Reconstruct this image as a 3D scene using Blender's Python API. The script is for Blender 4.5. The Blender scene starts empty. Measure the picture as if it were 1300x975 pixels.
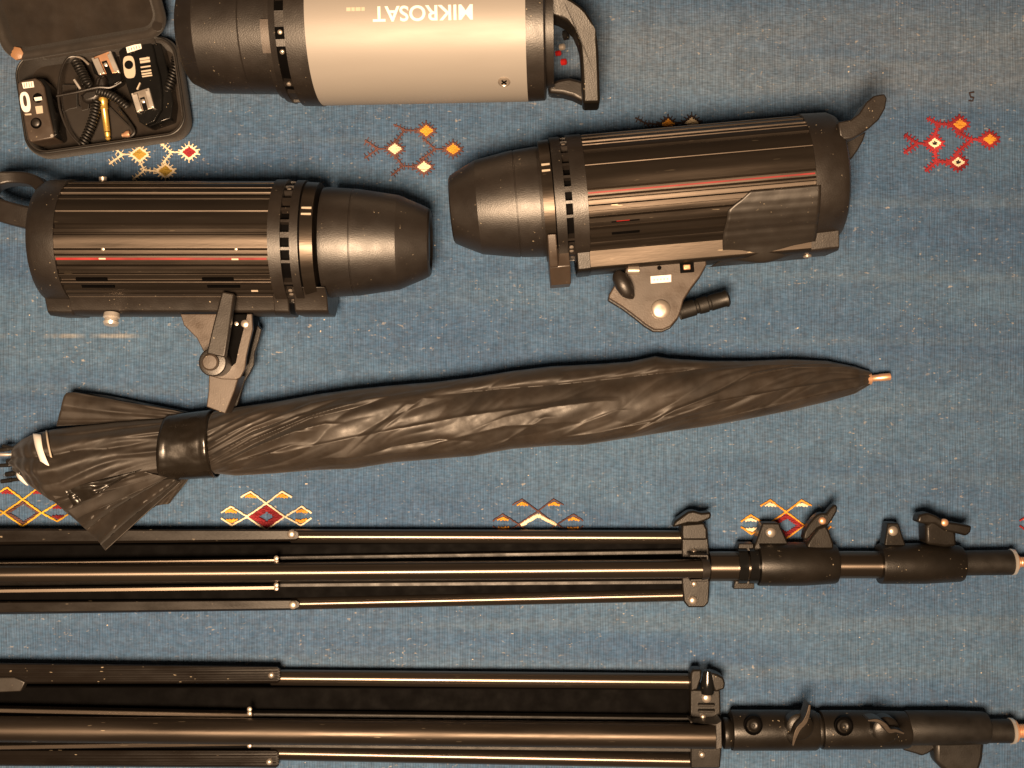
import bpy, bmesh, math, random
from mathutils import Vector, Matrix, noise
random.seed(7)
R = math.radians
sc = bpy.context.scene
# ------------------------------------------------------------------ camera, world, lamp, exposure
H = 1.10                      # camera height above the rug (m)
S0 = 1.0 / 1300.0             # the frame is 1 m wide on the rug
cam_d = bpy.data.cameras.new('camera'); cam = bpy.data.objects.new('camera', cam_d)
sc.collection.objects.link(cam); sc.camera = cam
cam.location = (0, 0, H); cam_d.sensor_width = 36; cam_d.lens = 36 * H / 1.0
cam_d.clip_start = 0.01; cam_d.clip_end = 50
w = bpy.data.worlds.new('World'); sc.world = w; w.use_nodes = True
bg = w.node_tree.nodes['Background']
bg.inputs['Color'].default_value = (1.0, 0.66, 0.42, 1); bg.inputs['Strength'].default_value = 0.06
ld = bpy.data.lights.new('ceiling_lamp', 'AREA'); ld.shape = 'DISK'; ld.size = 0.40
ld.color = (1.0, 0.68, 0.42); ld.energy = 67
lamp = bpy.data.objects.new('ceiling_lamp', ld); sc.collection.objects.link(lamp)
lamp.location = (-0.11, -0.31, 1.46)
lamp.rotation_euler = (Vector((-0.15, 0.05, 0)) - lamp.location).to_track_quat('-Z', 'Y').to_euler()
sc.view_settings.view_transform = 'Standard'; sc.view_settings.look = 'None'
sc.view_settings.exposure = 0.0; sc.view_settings.gamma = 1.0
# ------------------------------------------------------------------ helpers
col = sc.collection
def P(px, py, z=0.0):
    k = (H - z) / H * S0
    return Vector(((px - 650) * k, (487.5 - py) * k, z))
def link(name, me, m=None, parent=None, smooth=40):
    o = bpy.data.objects.new(name, me); col.objects.link(o)
    if m is not None:
        for mm in (m if isinstance(m, (list, tuple)) else [m]): me.materials.append(mm)
    if parent is not None: o.parent = parent
    if smooth:
        me.polygons.foreach_set('use_smooth', [True] * len(me.polygons))
        me.set_sharp_from_angle(angle=R(smooth))
    return o
def thing(name, label, cat, loc, rot=(0, 0, 0), group=None):
    o = bpy.data.objects.new(name, None); col.objects.link(o); o.location = loc; o.rotation_euler = rot
    o.empty_display_size = .02
    o['label'] = label; o['category'] = cat
    if group: o['group'] = group
    return o
def bev(o, wdt, seg=2):
    b = o.modifiers.new('bevel', 'BEVEL'); b.width = wdt; b.segments = seg; b.limit_method = 'ANGLE'; b.angle_limit = R(35)
    return o
class MB:
    def __init__(s): s.v = []; s.f = []; s.mi = []
    def add(s, v, f, mi=0):
        n = len(s.v); s.v += [tuple(x) for x in v]; s.f += [tuple(i + n for i in q) for q in f]; s.mi += [mi] * len(f)
    def box(s, c, d, M=None, mi=0):
        x, y, z = [q / 2 for q in d]
        v = [Vector((sx * x, sy * y, sz * z)) for sz in (-1, 1) for sy in (-1, 1) for sx in (-1, 1)]
        v = [(M @ p if M else p) + Vector(c) for p in v]
        s.add(v, [(0, 2, 3, 1), (4, 5, 7, 6), (0, 1, 5, 4), (2, 6, 7, 3), (0, 4, 6, 2), (1, 3, 7, 5)], mi)
    def loft(s, rings, closed=True, caps=True, mi=0):
        n = len(rings[0]); v = [p for r in rings for p in r]; f = []
        for i in range(len(rings) - 1):
            for j in range(n if closed else n - 1):
                k = (j + 1) % n
                f.append((i * n + j, i * n + k, (i + 1) * n + k, (i + 1) * n + j))
        if caps and closed:
            f.append(tuple(range(n - 1, -1, -1))); f.append(tuple((len(rings) - 1) * n + j for j in range(n)))
        s.add(v, f, mi)
    def tube(s, pts, r, n=12, mi=0, caps=True):
        pts = [Vector(p) for p in pts]; rs = r if isinstance(r, (list, tuple)) else [r] * len(pts)
        rings = []; up = None
        for i, p in enumerate(pts):
            t = (pts[min(i + 1, len(pts) - 1)] - pts[max(i - 1, 0)]).normalized()
            if up is None: up = Vector((0, 0, 1)) if abs(t.z) < .9 else Vector((1, 0, 0))
            a = (up - t * up.dot(t)).normalized(); b = t.cross(a); up = a
            rings.append([p + (a * math.cos(2 * math.pi * j / n) + b * math.sin(2 * math.pi * j / n)) * rs[i] for j in range(n)])
        s.loft(rings, True, caps, mi)
    def band(s, pts, wd, th, upv=(0, 0, 1), mi=0):
        """rectangular strap: wd across (perpendicular to path and upv), th along upv"""
        pts = [Vector(p) for p in pts]; upv = Vector(upv); rings = []
        ws = wd if isinstance(wd, (list, tuple)) else [wd] * len(pts)
        for i, p in enumerate(pts):
            t = (pts[min(i + 1, len(pts) - 1)] - pts[max(i - 1, 0)]).normalized()
            sd = t.cross(upv).normalized(); u = sd.cross(t).normalized()
            a = sd * ws[i] / 2; b = u * th / 2
            rings.append([p - a - b, p + a - b, p + a + b, p - a + b])
        s.loft(rings, True, True, mi)
    def prism(s, poly, z0, z1, mi=0):
        """poly: list of xy (already metres)"""
        ar = sum(poly[i][0] * poly[(i + 1) % len(poly)][1] - poly[(i + 1) % len(poly)][0] * poly[i][1] for i in range(len(poly)))
        if ar < 0: poly = poly[::-1]
        s.loft([[(p[0], p[1], z0) for p in poly], [(p[0], p[1], z1) for p in poly]], True, True, mi)
    def lathe(s, prof, o=(0, 0, 0), ax=(1, 0, 0), n=32, mi=0, caps=True):
        """prof: (along, radius)"""
        ax = Vector(ax).normalized(); o = Vector(o)
        a = ax.orthogonal().normalized(); b = ax.cross(a)
        s.loft([[o + ax * t + (a * math.cos(2 * math.pi * j / n) + b * math.sin(2 * math.pi * j / n)) * max(r, 1e-5) for j in range(n)] for t, r in prof], True, caps, mi)
    def build(s, name, m, parent=None, smooth=40, bevel=0, seg=2):
        me = bpy.data.meshes.new(name); me.from_pydata(s.v, [], s.f); me.update()
        o = link(name, me, m, parent, smooth)
        if any(s.mi): me.polygons.foreach_set('material_index', s.mi)
        bm = bmesh.new(); bm.from_mesh(me); bmesh.ops.recalc_face_normals(bm, faces=bm.faces); bm.to_mesh(me); bm.free()
        if smooth: me.set_sharp_from_angle(angle=R(smooth))
        if bevel: bev(o, bevel, seg)
        return o
def smoothpath(pts, n=8):
    pts = [Vector(p) for p in pts]; out = []
    for i in range(len(pts) - 1):
        p0 = pts[max(i - 1, 0)]; p1 = pts[i]; p2 = pts[i + 1]; p3 = pts[min(i + 2, len(pts) - 1)]
        for k in range(n):
            t = k / n
            out.append(.5 * ((2 * p1) + (-p0 + p2) * t + (2 * p0 - 5 * p1 + 4 * p2 - p3) * t * t + (-p0 + 3 * p1 - 3 * p2 + p3) * t ** 3))
    out.append(pts[-1]); return out
def interp(tab, x):
    if x <= tab[0][0]: return tab[0][1]
    for (a, b), (c, d) in zip(tab, tab[1:]):
        if x <= c:
            t = (x - a) / (c - a); return b + (d - b) * t
    return tab[-1][1]
# ------------------------------------------------------------------ materials
def mat(name, base, rough=.45, metal=0., spec=.5, bump=0., bscale=900., speck=0., speckcol=(.5, .42, .3), mott=.25, rvar=.1, aniso=None, coat=0., sheen=0., stretch=(1, 1, 1)):
    m = bpy.data.materials.new(name); m.use_nodes = True; nt = m.node_tree; N = nt.nodes; L = nt.links
    b = N['Principled BSDF']; b.inputs['Roughness'].default_value = rough; b.inputs['Metallic'].default_value = metal
    b.inputs['Specular IOR Level'].default_value = spec; b.inputs['Coat Weight'].default_value = coat; b.inputs['Sheen Weight'].default_value = sheen
    tc = N.new('ShaderNodeTexCoord'); mp = N.new('ShaderNodeMapping'); mp.inputs['Scale'].default_value = stretch
    L.new(tc.outputs['Object'], mp.inputs['Vector'])
    def nz(scale, det=3):
        n = N.new('ShaderNodeTexNoise'); n.inputs['Scale'].default_value = scale; n.inputs['Detail'].default_value = det
        L.new(mp.outputs[0], n.inputs['Vector']); return n
    def mixc(fac, a, bb):
        x = N.new('ShaderNodeMix'); x.data_type = 'RGBA'
        if hasattr(fac, 'links'): L.new(fac, x.inputs[0])
        else: x.inputs[0].default_value = fac
        for i, q in ((6, a), (7, bb)):
            if hasattr(q, 'links'): L.new(q, x.inputs[i])
            else: x.inputs[i].default_value = (*q, 1)
        return x.outputs[2]
    def mr(v, a, bb, c, d):
        x = N.new('ShaderNodeMapRange'); L.new(v, x.inputs[0])
        for i, q in enumerate((a, bb, c, d)): x.inputs[i + 1].default_value = q
        return x.outputs[0]
    n1 = nz(28, 4)
    c = mixc(mr(n1.outputs[0], .3, .7, 0, 1), [q * (1 - mott) for q in base], [min(q * (1 + mott), 1) for q in base])
    if speck:
        n2 = nz(420, 1); n3 = nz(60, 2)
        f = mr(n2.outputs[0], .735, .76, 0, 1); g = mr(n3.outputs[0], .5, .62, 0, speck)
        mm = N.new('ShaderNodeMath'); mm.operation = 'MULTIPLY'; L.new(f, mm.inputs[0]); L.new(g, mm.inputs[1])
        c = mixc(mm.outputs[0], c, speckcol)
    L.new(c, b.inputs['Base Color'])
    if aniso:
        b.inputs['Anisotropic'].default_value = aniso; b.inputs['Anisotropic Rotation'].default_value = .25
        tn = N.new('ShaderNodeTangent'); tn.direction_type = 'RADIAL'; tn.axis = 'X'; L.new(tn.outputs[0], b.inputs['Tangent'])
    n4 = nz(75, 4); L.new(mr(n4.outputs[0], .3, .7, max(rough - rvar, .05), min(rough + rvar, 1)), b.inputs['Roughness'])
    if bump:
        n5 = nz(bscale, 2); bp = N.new('ShaderNodeBump'); bp.inputs['Strength'].default_value = bump; bp.inputs['Distance'].default_value = .0006
        L.new(n5.outputs[0], bp.inputs['Height']); L.new(bp.outputs[0], b.inputs['Normal'])
    return m
M = dict(
    plastic=mat('matte_black_plastic', (.011, .0085, .007), .42, spec=.78, bump=.25, bscale=1100, speck=.5, rvar=.04),
    plastic2=mat('worn_black_plastic', (.013, .010, .008), .43, spec=.8, bump=.2, bscale=800, speck=.6, rvar=.05),
    alu=mat('black_anodised_metal', (.066, .054, .044), .42, aniso=.45, metal=.85, spec=.5, bump=.08, bscale=600, speck=.5, stretch=(.15, 1, 1)),
    dark=mat('dark_recess', (.0012, .001, .001), .7, spec=.05),  # near-black; also paints the shade between the stand legs
    gloss=mat('gloss_black', (.006, .006, .006), .16, spec=.6, speck=.6),
    silver=mat('silver_painted_metal', (.275, .26, .243), .5, metal=.15, spec=.45, mott=.03, rvar=.03, bump=.03, stretch=(.2, 1, 1)),
    chrome=mat('chrome', (.85, .80, .74), .3, metal=.75, mott=.05),
    steel=mat('brushed_steel', (.50, .44, .38), .36, metal=.75, mott=.1),
    copper=mat('copper_toned_metal', (.80, .46, .28), .35, metal=.7, mott=.1),
    gold=mat('gold_plated', (.95, .62, .16), .3, metal=.75, mott=.05),
    red=mat('red_stripe_paint', (.20, .014, .014), .42, spec=.4, mott=.4),
    redled=mat('red_plastic', (.25, .01, .01), .2),
    white=mat('white_print', (.82, .80, .76), .5, mott=.03),
    cream=mat('cream_print', (.50, .43, .34), .5, mott=.08),
    tape=mat('black_cloth_tape', (.015, .012, .0095), .44, spec=.8, bump=.18, bscale=120, speck=.3, mott=.1, rvar=.04),
    tan=mat('worn_metal_plate', (.050, .036, .027), .42, metal=.1, spec=.8, bump=.15, speck=.5),
    fabric=mat('black_nylon', (.020, .0155, .012), .54, spec=.50, bump=.12, bscale=2200, mott=.35, rvar=.14, sheen=.05),
    vinyl=mat('black_vinyl', (.010, .008, .006), .3, spec=.7, bump=.35, bscale=140),
    foam=mat('case_fabric', (.019, .015, .012), .8, spec=.4, bump=.8, bscale=1500, mott=.3, sheen=.1),
    lining=mat('case_lining', (.015, .011, .008), .9, spec=.3, bump=.8, bscale=900, mott=.35, sheen=.15),
    tube=mat('black_gloss_tube', (.135, .112, .092), .31, aniso=.8, metal=.92, spec=.5, speck=.5, stretch=(.1, 1, 1), rvar=.04),
    chan=mat('black_painted_channel', (.008, .0062, .005), .36, spec=.35, bump=.1, speck=.7, stretch=(.3, 1, 1)),
    standp=mat('stand_casting', (.0085, .007, .0055), .38, spec=.38, bump=.2, bscale=800, speck=.6, rvar=.05),
    rubber=mat('black_rubber', (.008, .007, .006), .5, spec=.5, bump=.2),
    orange=mat('tan_leather', (.34, .18, .09), .5, bump=.3),
    y_yellow=mat('yellow_wool', (.72, .42, .05), .9, spec=.1, bump=1, bscale=1200, mott=.4),
    y_orange=mat('orange_wool', (.72, .33, .05), .9, spec=.1, bump=1, bscale=1200, mott=.4),
    y_cream=mat('cream_wool', (.80, .68, .50), .9, spec=.1, bump=1, bscale=1200, mott=.3),
    y_red=mat('red_wool', (.26, .028, .035), .9, spec=.1, bump=1, bscale=1200, mott=.5),
    y_maroon=mat('maroon_wool', (.13, .065, .06), .9, spec=.1, bump=1, bscale=1200, mott=.4),
    y_dark=mat('dark_wool', (.04, .03, .03), .9, spec=.1, bump=1, bscale=1200),
    y_ochre=mat('ochre_wool', (.50, .34, .07), .9, spec=.1, bump=1, bscale=1200, mott=.4),
)
def rug_mat():
    m = bpy.data.materials.new('blue_flatweave'); m.use_nodes = True; nt = m.node_tree; N = nt.nodes; L = nt.links
    b = N['Principled BSDF']; b.inputs['Roughness'].default_value = .95; b.inputs['Specular IOR Level'].default_value = .1
    b.inputs['Sheen Weight'].default_value = .08
    tc = N.new('ShaderNodeTexCoord')
    def nz(scale, sx, sy, det=3, off=0):
        mp = N.new('ShaderNodeMapping'); mp.inputs['Scale'].default_value = (sx, sy, 1); mp.inputs['Location'].default_value = (off, off, 0)
        L.new(tc.outputs['Object'], mp.inputs['Vector'])
        n = N.new('ShaderNodeTexNoise'); n.inputs['Scale'].default_value = scale; n.inputs['Detail'].default_value = det
        L.new(mp.outputs[0], n.inputs['Vector']); return n.outputs[0]
    def mr(v, a, bb, c, d, sm=False):
        x = N.new('ShaderNodeMapRange'); L.new(v, x.inputs[0])
        if sm: x.interpolation_type = 'SMOOTHSTEP'
        for i, q in enumerate((a, bb, c, d)): x.inputs[i + 1].default_value = q
        return x.outputs[0]
    def ma(op, a, bb=None, clamp=False):
        x = N.new('ShaderNodeMath'); x.operation = op; x.use_clamp = clamp
        for i, q in enumerate((a, bb)):
            if q is None: continue
            if hasattr(q, 'links'): L.new(q, x.inputs[i])
            else: x.inputs[i].default_value = q
        return x.outputs[0]
    def mixc(fac, a, bb, mode='MIX'):
        x = N.new('ShaderNodeMix'); x.data_type = 'RGBA'; x.blend_type = mode
        if hasattr(fac, 'links'): L.new(fac, x.inputs[0])
        else: x.inputs[0].default_value = fac
        for i, q in ((6, a), (7, bb)):
            if hasattr(q, 'links'): L.new(q, x.inputs[i])
            else: x.inputs[i].default_value = (*q, 1)
        return x.outputs[2]
    sep = N.new('ShaderNodeSeparateXYZ'); L.new(tc.outputs['Object'], sep.inputs[0]); X, Y = sep.outputs[0], sep.outputs[1]
    blue = mixc(mr(nz(3.2, .6, 3.0, 4), .35, .65, 0, 1, True), RUG_A, RUG_B)
    # abrash: bands of wool dyed lighter or greyer
    ab = mr(nz(2.1, .35, 14, 3, 4.0), .52, .68, 0, .45, True)
    col_ = mixc(ab, blue, RUG_C)
    wav = nz(4, 1, 1, 2, 9)
    yy = ma('ADD', Y, ma('MULTIPLY', ma('SUBTRACT', wav, .5), .03))
    band = ma('MULTIPLY', mr(yy, .255, .30, 0, 1, True), mr(yy, .335, .375, 1, .35, True))
    band = ma('MULTIPLY', ma('MULTIPLY', band, mr(X, -.1, .4, .35, .60, True)), mr(nz(14, .35, 3, 4, 30), .3, .7, .45, 1.3))
    col_ = mixc(band, col_, RUG_D)
    # thin cream pick of weft
    y2 = ma('ABSOLUTE', ma('SUBTRACT', Y, .047))
    pick = ma('MULTIPLY', mr(y2, .0012, .0028, 1, 0), mr(nz(30, 1, .2, 3, 2), .46, .66, 0, .40))
    pick = ma('MULTIPLY', pick, mr(X, -.36, -.15, 1, .0))
    col_ = mixc(pick, col_, (.55, .48, .34))
    # weft slubs, warp columns, flecks
    slub = mr(nz(330, .5, 1.3, 4, 1), .3, .7, .78, 1.25)
    warp = mr(nz(640, 1.0, .06, 2, 3), .3, .7, .86, 1.15)
    val = ma('MULTIPLY', slub, warp)
    clump = mr(nz(42, 1, 1.4, 5, 6), .3, .7, .90, 1.10)
    val = ma('MULTIPLY', val, clump)
    rib = ma('ADD', ma('MULTIPLY', X, 2 * math.pi / .00255), ma('MULTIPLY', nz(9, 1, 1, 2, 20), 9.0))
    rib = mr(ma('SINE', rib), -1, 1, .87, 1.12)
    val = ma('MULTIPLY', val, rib)
    cmb = N.new('ShaderNodeCombineColor')
    for i in range(3): L.new(val, cmb.inputs[i])
    col_ = mixc(1.0, col_, cmb.outputs[0], 'MULTIPLY')
    tint = mixc(mr(nz(260, 1, 1, 2, 12), .35, .65, 0, 1), (.055, .12, .22), (.17, .14, .13))
    col_ = mixc(.09, col_, tint)
    fl = ma('MULTIPLY', mr(nz(330, .7, 1.1, 1, 5), .66, .80, 0, .6), mr(nz(22, 1, 2, 3, 8), .42, .66, 0, .7))
    col_ = mixc(fl, col_, (.60, .52, .40))
    fl2 = mr(nz(210, .9, 1.1, 1, 15), .82, .84, 0, .5)
    col_ = mixc(fl2, col_, (.85, .74, .56))
    L.new(col_, b.inputs['Base Color'])
    h = ma('ADD', ma('MULTIPLY', nz(640, 1.0, .06, 2, 3), 1.0), ma('MULTIPLY', nz(420, .35, 1.6, 3, 1), .8))
    bp = N.new('ShaderNodeBump'); bp.inputs['Strength'].default_value = 1.0; bp.inputs['Distance'].default_value = .0014
    L.new(h, bp.inputs['Height']); L.new(bp.outputs[0], b.inputs['Normal'])
    return m
RUG_A = (.044, .090, .172); RUG_B = (.064, .120, .202); RUG_C = (.090, .138, .198); RUG_D = (.125, .158, .200)
# ------------------------------------------------------------------ floor and rug
mb = MB(); mb.box((0, 0, -.02), (9, 9, .02))
wood = mat('wooden_floor', (.22, .12, .06), .4, stretch=(.3, 3, 1))
fl = mb.build('floor', wood, smooth=0); fl['kind'] = 'structure'
rug = thing('rug', 'blue handwoven flat rug with small embroidered diamond motifs under all the gear', 'rug', (0, 0, 0))
nx, ny = 260, 200; W2, H2 = 1.5, 1.1
vv = []; ff = []
def rugz(x, y): return -.0020 + .0014 * noise.noise((x * 3, y * 7, 11)) + .0007 * noise.noise((x * 9, y * 5, 0)) + .0004 * noise.noise((x * 3, y * 24, 3))
for j in range(ny + 1):
    for i in range(nx + 1):
        x = -W2 + 2 * W2 * i / nx; y = -H2 + 2 * H2 * j / ny; vv.append((x, y, min(rugz(x, y), -.0001)))
for j in range(ny):
    for i in range(nx):
        a = j * (nx + 1) + i; ff.append((a, a + 1, a + nx + 2, a + nx + 1))
me = bpy.data.meshes.new('woven_ground'); me.from_pydata(vv, [], ff); me.update()
ground = link('woven_ground', me, rug_mat(), rug)
sm = ground.modifiers.new('thick', 'SOLIDIFY'); sm.thickness = .006; sm.offset = -1
# embroidery: raised wool stitches
def stitchline(mb, pts, wpx, jag=0., z=.0009, step=2.4):
    """line of short slanting stitches following pts (photo pixels on the rug)"""
    for (x0, y0), (x1, y1) in zip(pts, pts[1:]):
        d = math.hypot(x1 - x0, y1 - y0); n = max(1, int(d / step))
        for k in range(n):
            t0 = k / n; t1 = (k + 1.25) / n
            o = random.uniform(-.35, .35)
            a = P(x0 + (x1 - x0) * t0, y0 + (y1 - y0) * t0 + o); b = P(x0 + (x1 - x0) * t1, y0 + (y1 - y0) * t1 + o)
            t = (b - a).normalized(); s = Vector((-t.y, t.x, 0)) * wpx * S0 * random.uniform(.4, .6)
            zz = z * random.uniform(.8, 1.15)
            mb.add([a - s, b - s, b + s, a + s, a * .8 + b * .2 - s * .5 + Vector((0, 0, zz)), b * .8 + a * .2 - s * .5 + Vector((0, 0, zz)), b * .8 + a * .2 + s * .5 + Vector((0, 0, zz)), a * .8 + b * .2 + s * .5 + Vector((0, 0, zz))],
                   [(0, 1, 5, 4), (1, 2, 6, 5), (2, 3, 7, 6), (3, 0, 4, 7), (4, 5, 6, 7)])
        if jag:
            for k in range(max(2, int(d / 4.2))):
                t = (k + .5) / max(2, int(d / 4.2)); cx = x0 + (x1 - x0) * t; cy = y0 + (y1 - y0) * t
                L_ = jag * random.uniform(.7, 1.2)
                for sg in (-1, 1):
                    nx_, ny_ = -(y1 - y0) / d * sg, (x1 - x0) / d * sg
                    stitchline(mb, [(cx, cy), (cx + nx_ * L_, cy + ny_ * L_)], wpx * .45, 0, z * .8)
def filldiamond(mb, cx, cy, hw, hh, hole=0., z=.0011, w_=1.7):
    y = -hh + w_ / 2
    while y < hh:
        xw = hw * (1 - abs(y) / hh)
        segs = [(-xw, xw)]
        if hole and abs(y) < hh * hole:
            hx = hw * hole * (1 - abs(y) / (hh * hole)); segs = [(-xw, -hx), (hx, xw)]
        for a, b in segs:
            if b - a > 1: stitchline(mb, [(cx + a, cy + y), (cx + b, cy + y)], w_ * 1.15, 0, z, 3.2)
        y += w_
def motifU(ds, outline, label, jag=4.2, extra=True, thick=1.0):
    """cluster of four diamonds joined by feathered lines; ds: (x,y,colour) left, top, right, bottom"""
    mb = MB()
    for i, (x, y, c) in enumerate(ds):
        if c is None: continue
        q = [(x - 11, y), (x, y - 8.5), (x + 11, y), (x, y + 8.5), (x - 11, y)]
        stitchline(mb, q, 3.2 * thick)
        for k in range(14):
            a = 2 * math.pi * (k + .5) / 14; r0 = 1 / (abs(math.cos(a)) / 11 + abs(math.sin(a)) / 8.5)
            stitchline(mb, [(x + r0 * math.cos(a), y + r0 * math.sin(a)), (x + (r0 + 4.5) * math.cos(a), y + (r0 + 4.0) * math.sin(a))], 1.5 * thick)
    (lx, ly, _), (tx, ty, _), (rx, ry, _), (bx, by, _) = ds
    if extra:
        stitchline(mb, [(lx - 12, ly), (lx - 21, ly)], 2.2 * thick); stitchline(mb, [(lx - 38, ly - 11), (lx - 21, ly), (lx - 38, ly + 12)], 2.4 * thick, jag)
    for (cx, cy, sy) in ((tx, ty, -1), (bx, by, 1)):
        if cx is None: continue
        stitchline(mb, [(lx + 1, ly + 9 * sy), (cx - 27, cy - 1), (cx - 12, cy)], 2.4 * thick, jag * .8)
        stitchline(mb, [(cx - 27, cy - 1), (cx - 41, cy + (-8 if sy < 0 else 11))], 2.4 * thick, jag * .8)
    stitchline(mb, [(tx - 4, ty + 10), (rx - 22, ry), (bx - 3, by - 10)], 2.4 * thick, jag * .8); stitchline(mb, [(rx - 22, ry), (rx - 12, ry)], 2.2 * thick)
    o = mb.build('embroidered_motif', M[outline], rug, smooth=0); o['label'] = label
    for x, y, c in ds:
        if c is None: continue
        m2 = MB(); 
        if c.startswith('ring_'):
            filldiamond(m2, x, y, 9, 6.6, .45); m2.build('stitched_diamond', M[c[5:]], o, smooth=0)
            m3 = MB(); filldiamond(m3, x, y, 4, 3, 0); m3.build('diamond_centre', M['y_dark'], o, smooth=0)
        else:
            filldiamond(m2, x, y, 9.4, 7); m2.build('stitched_diamond', M[c], o, smooth=0)
def motifL(cx, cy, line, fill, small, label, hole=.45, thick=2.3, arc=None):
    mb = MB()
    T, Lf, Rt, B = (cx, cy - 17), (cx - 25, cy), (cx + 23, cy), (cx, cy + 17)
    stitchline(mb, [T, Rt, B, Lf, T], thick)
    pk = []
    for s in (-1, 1):
        stitchline(mb, [T, (cx + s * 20, cy - 32), (cx + s * 32, cy - 25)], thick); pk.append((cx + s * 20, cy - 29, 1))
        N_ = (cx + s * 24, cy)
        stitchline(mb, [N_, (cx + s * 45, cy - 13), (cx + s * 57, cy - 5)], thick); pk.append((cx + s * 45, cy - 10, 1))
        stitchline(mb, [N_, (cx + s * 44, cy + 11), (cx + s * 57, cy + 2)], thick); pk.append((cx + s * 44, cy + 8, -1))
    o = mb.build('embroidered_motif', M[line], rug, smooth=0); o['label'] = label
    for x, y, s in pk:
        m2 = MB(); stitchline(m2, [(x - 7, y + 4.5 * s), (x, y + 1 * s), (x + 7, y + 4.5 * s)], 2.6)
        stitchline(m2, [(x - 3, y + 4.5 * s), (x, y + 3 * s), (x + 3, y + 4.5 * s)], 2.2)
        m2.build('stitched_chevron', M[small], o, smooth=0)
    if arc:
        m3 = MB(); stitchline(m3, [(cx - 22, cy + 1), (cx, cy - 12), (cx + 23, cy)], 4.5, 0, .0012); m3.build('stitched_arc', M[arc], o, smooth=0)
    elif fill:
        m3 = MB(); filldiamond(m3, cx, cy, 22, 14.5, hole); m3.build('stitched_diamond', M[fill], o, smooth=0)
motifU([(177, 196, 'y_ochre'), (208, 172, 'y_red'), (240, 193, 'y_red'), (210, 217, 'y_ochre')], 'y_cream', 'cream embroidered diamond cluster beside the open case')
motifU([(501, 189, 'y_cream'), (541, 166, 'y_orange'), (575, 189.5, 'y_orange'), (538, 212, 'y_cream')], 'y_maroon', 'maroon embroidered cluster with two orange and two cream diamonds')
motifU([(1186, 182, 'ring_y_cream'), (1218, 158, 'y_orange'), (1256, 177, 'y_orange'), (1216, 206, 'ring_y_cream')], 'y_red', 'red embroidered diamond cluster at the right', thick=1.6, jag=5.2)
motifU([(828, 176, 'y_orange'), (848, 158, 'y_orange'), (878, 156, 'y_cream'), (850, 196, 'y_orange')], 'y_dark', 'orange embroidered cluster mostly under the right black strobe', extra=False)
motifL(29, 651, 'y_yellow', 'y_maroon', 'y_red', 'yellow embroidered lattice motif below the open umbrella end', hole=.8)
motifL(338, 656, 'y_cream', 'y_red', 'y_orange', 'cream lattice motif with red centre')
motifL(683, 666, 'y_maroon', None, 'y_orange', 'maroon lattice motif with cream arc', arc='y_cream', thick=1.8)
motifL(998, 667, 'y_orange', 'y_red', 'y_cream', 'orange lattice motif with dark red centre', hole=.62)
motifL(1352, 666, 'y_red', 'y_red', 'y_orange', 'red lattice motif at the right edge')
# small dark mark woven in the rug
mb = MB(); stitchline(mb, [(1237, 117), (1231, 118), (1232, 123), (1236, 124), (1235, 128), (1230, 128)], 1.8); mb.build('dark_mark', M['y_dark'], rug, smooth=0)

# ------------------------------------------------------------------ strobes
ZA = .0584
Q = S0 * (H - ZA) / H
CZ = ZA / Q
def ringpt(a, r, th, q=Q, cz=CZ):
    """th from straight up towards -Y (the bracket side)"""
    return Vector((a * q, -r * math.sin(th) * q, (cz + r * math.cos(th)) * q))
def lathe_a(prof, name, m, root, n=96, q=Q, cz=CZ, smooth=35):
    mb = MB(); mb.loft([[ringpt(a, max(r, .02), 2 * math.pi * j / n, q, cz) for j in range(n)] for a, r in prof]); return mb.build(name, m, root, smooth)
def profbody(a0, a1, Rr, grooves, root, m, name, seg=1.0, q=Q, cz=CZ):
    th = []
    t = -180.
    while t < 180: th.append(t); t += seg
    def rr(t):
        r = Rr
        for g, hw, d in grooves:
            x = abs(t - g)
            if x < hw: r -= d * 1.5 * min(1, (hw - x) / .7)
        r += .12 * math.sin(t * .6)
        return r
    mb = MB(); mb.loft([[ringpt(a, rr(t), R(t), q, cz) for t in th] for a in (a0, a1)]); return mb.build(name, m, root, 22)
def rail(a0, a1, root, m, sc_=1., name='rail', poly=None):
    """extruded foot along the bracket side; poly in (b,c)"""
    poly = poly or [(-60, 44), (-72, 28), (-88, 20), (-92, 12), (-92, -40), (-78, -60), (-45, -66)]
    mb = MB(); mb.loft([[Vector((a * Q, b * Q * sc_, (CZ + c) * Q)) for b, c in poly] for a in (a0, a1)])
    return mb.build(name, m, root, 30, .0012)
def abox(root, name, m, a0, a1, b0, b1, c0, c1, bevel=.0008, smooth=40):
    mb = MB(); mb.box((((a0 + a1) / 2) * Q, (b0 + b1) / 2 * Q, (CZ + (c0 + c1) / 2) * Q), (abs(a1 - a0) * Q, abs(b1 - b0) * Q, abs(c1 - c0) * Q)); return mb.build(name, m, root, smooth, bevel)
def curvedpatch(root, name, m, a0, a1, t0, t1, r, th=.6, n=12, q=Q, cz=CZ):
    """thin shell on the cylinder between angles t0..t1 (deg)"""
    mb = MB(); rings = []
    for a in (a0, a1):
        outer = [ringpt(a, r + th, R(t0 + (t1 - t0) * k / n), q, cz) for k in range(n + 1)]
        inner = [ringpt(a, r - .5, R(t0 + (t1 - t0) * k / n), q, cz) for k in range(n, -1, -1)]
        rings.append(outer + inner)
    mb.loft(rings); return mb.build(name, m, root, 30)
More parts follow.
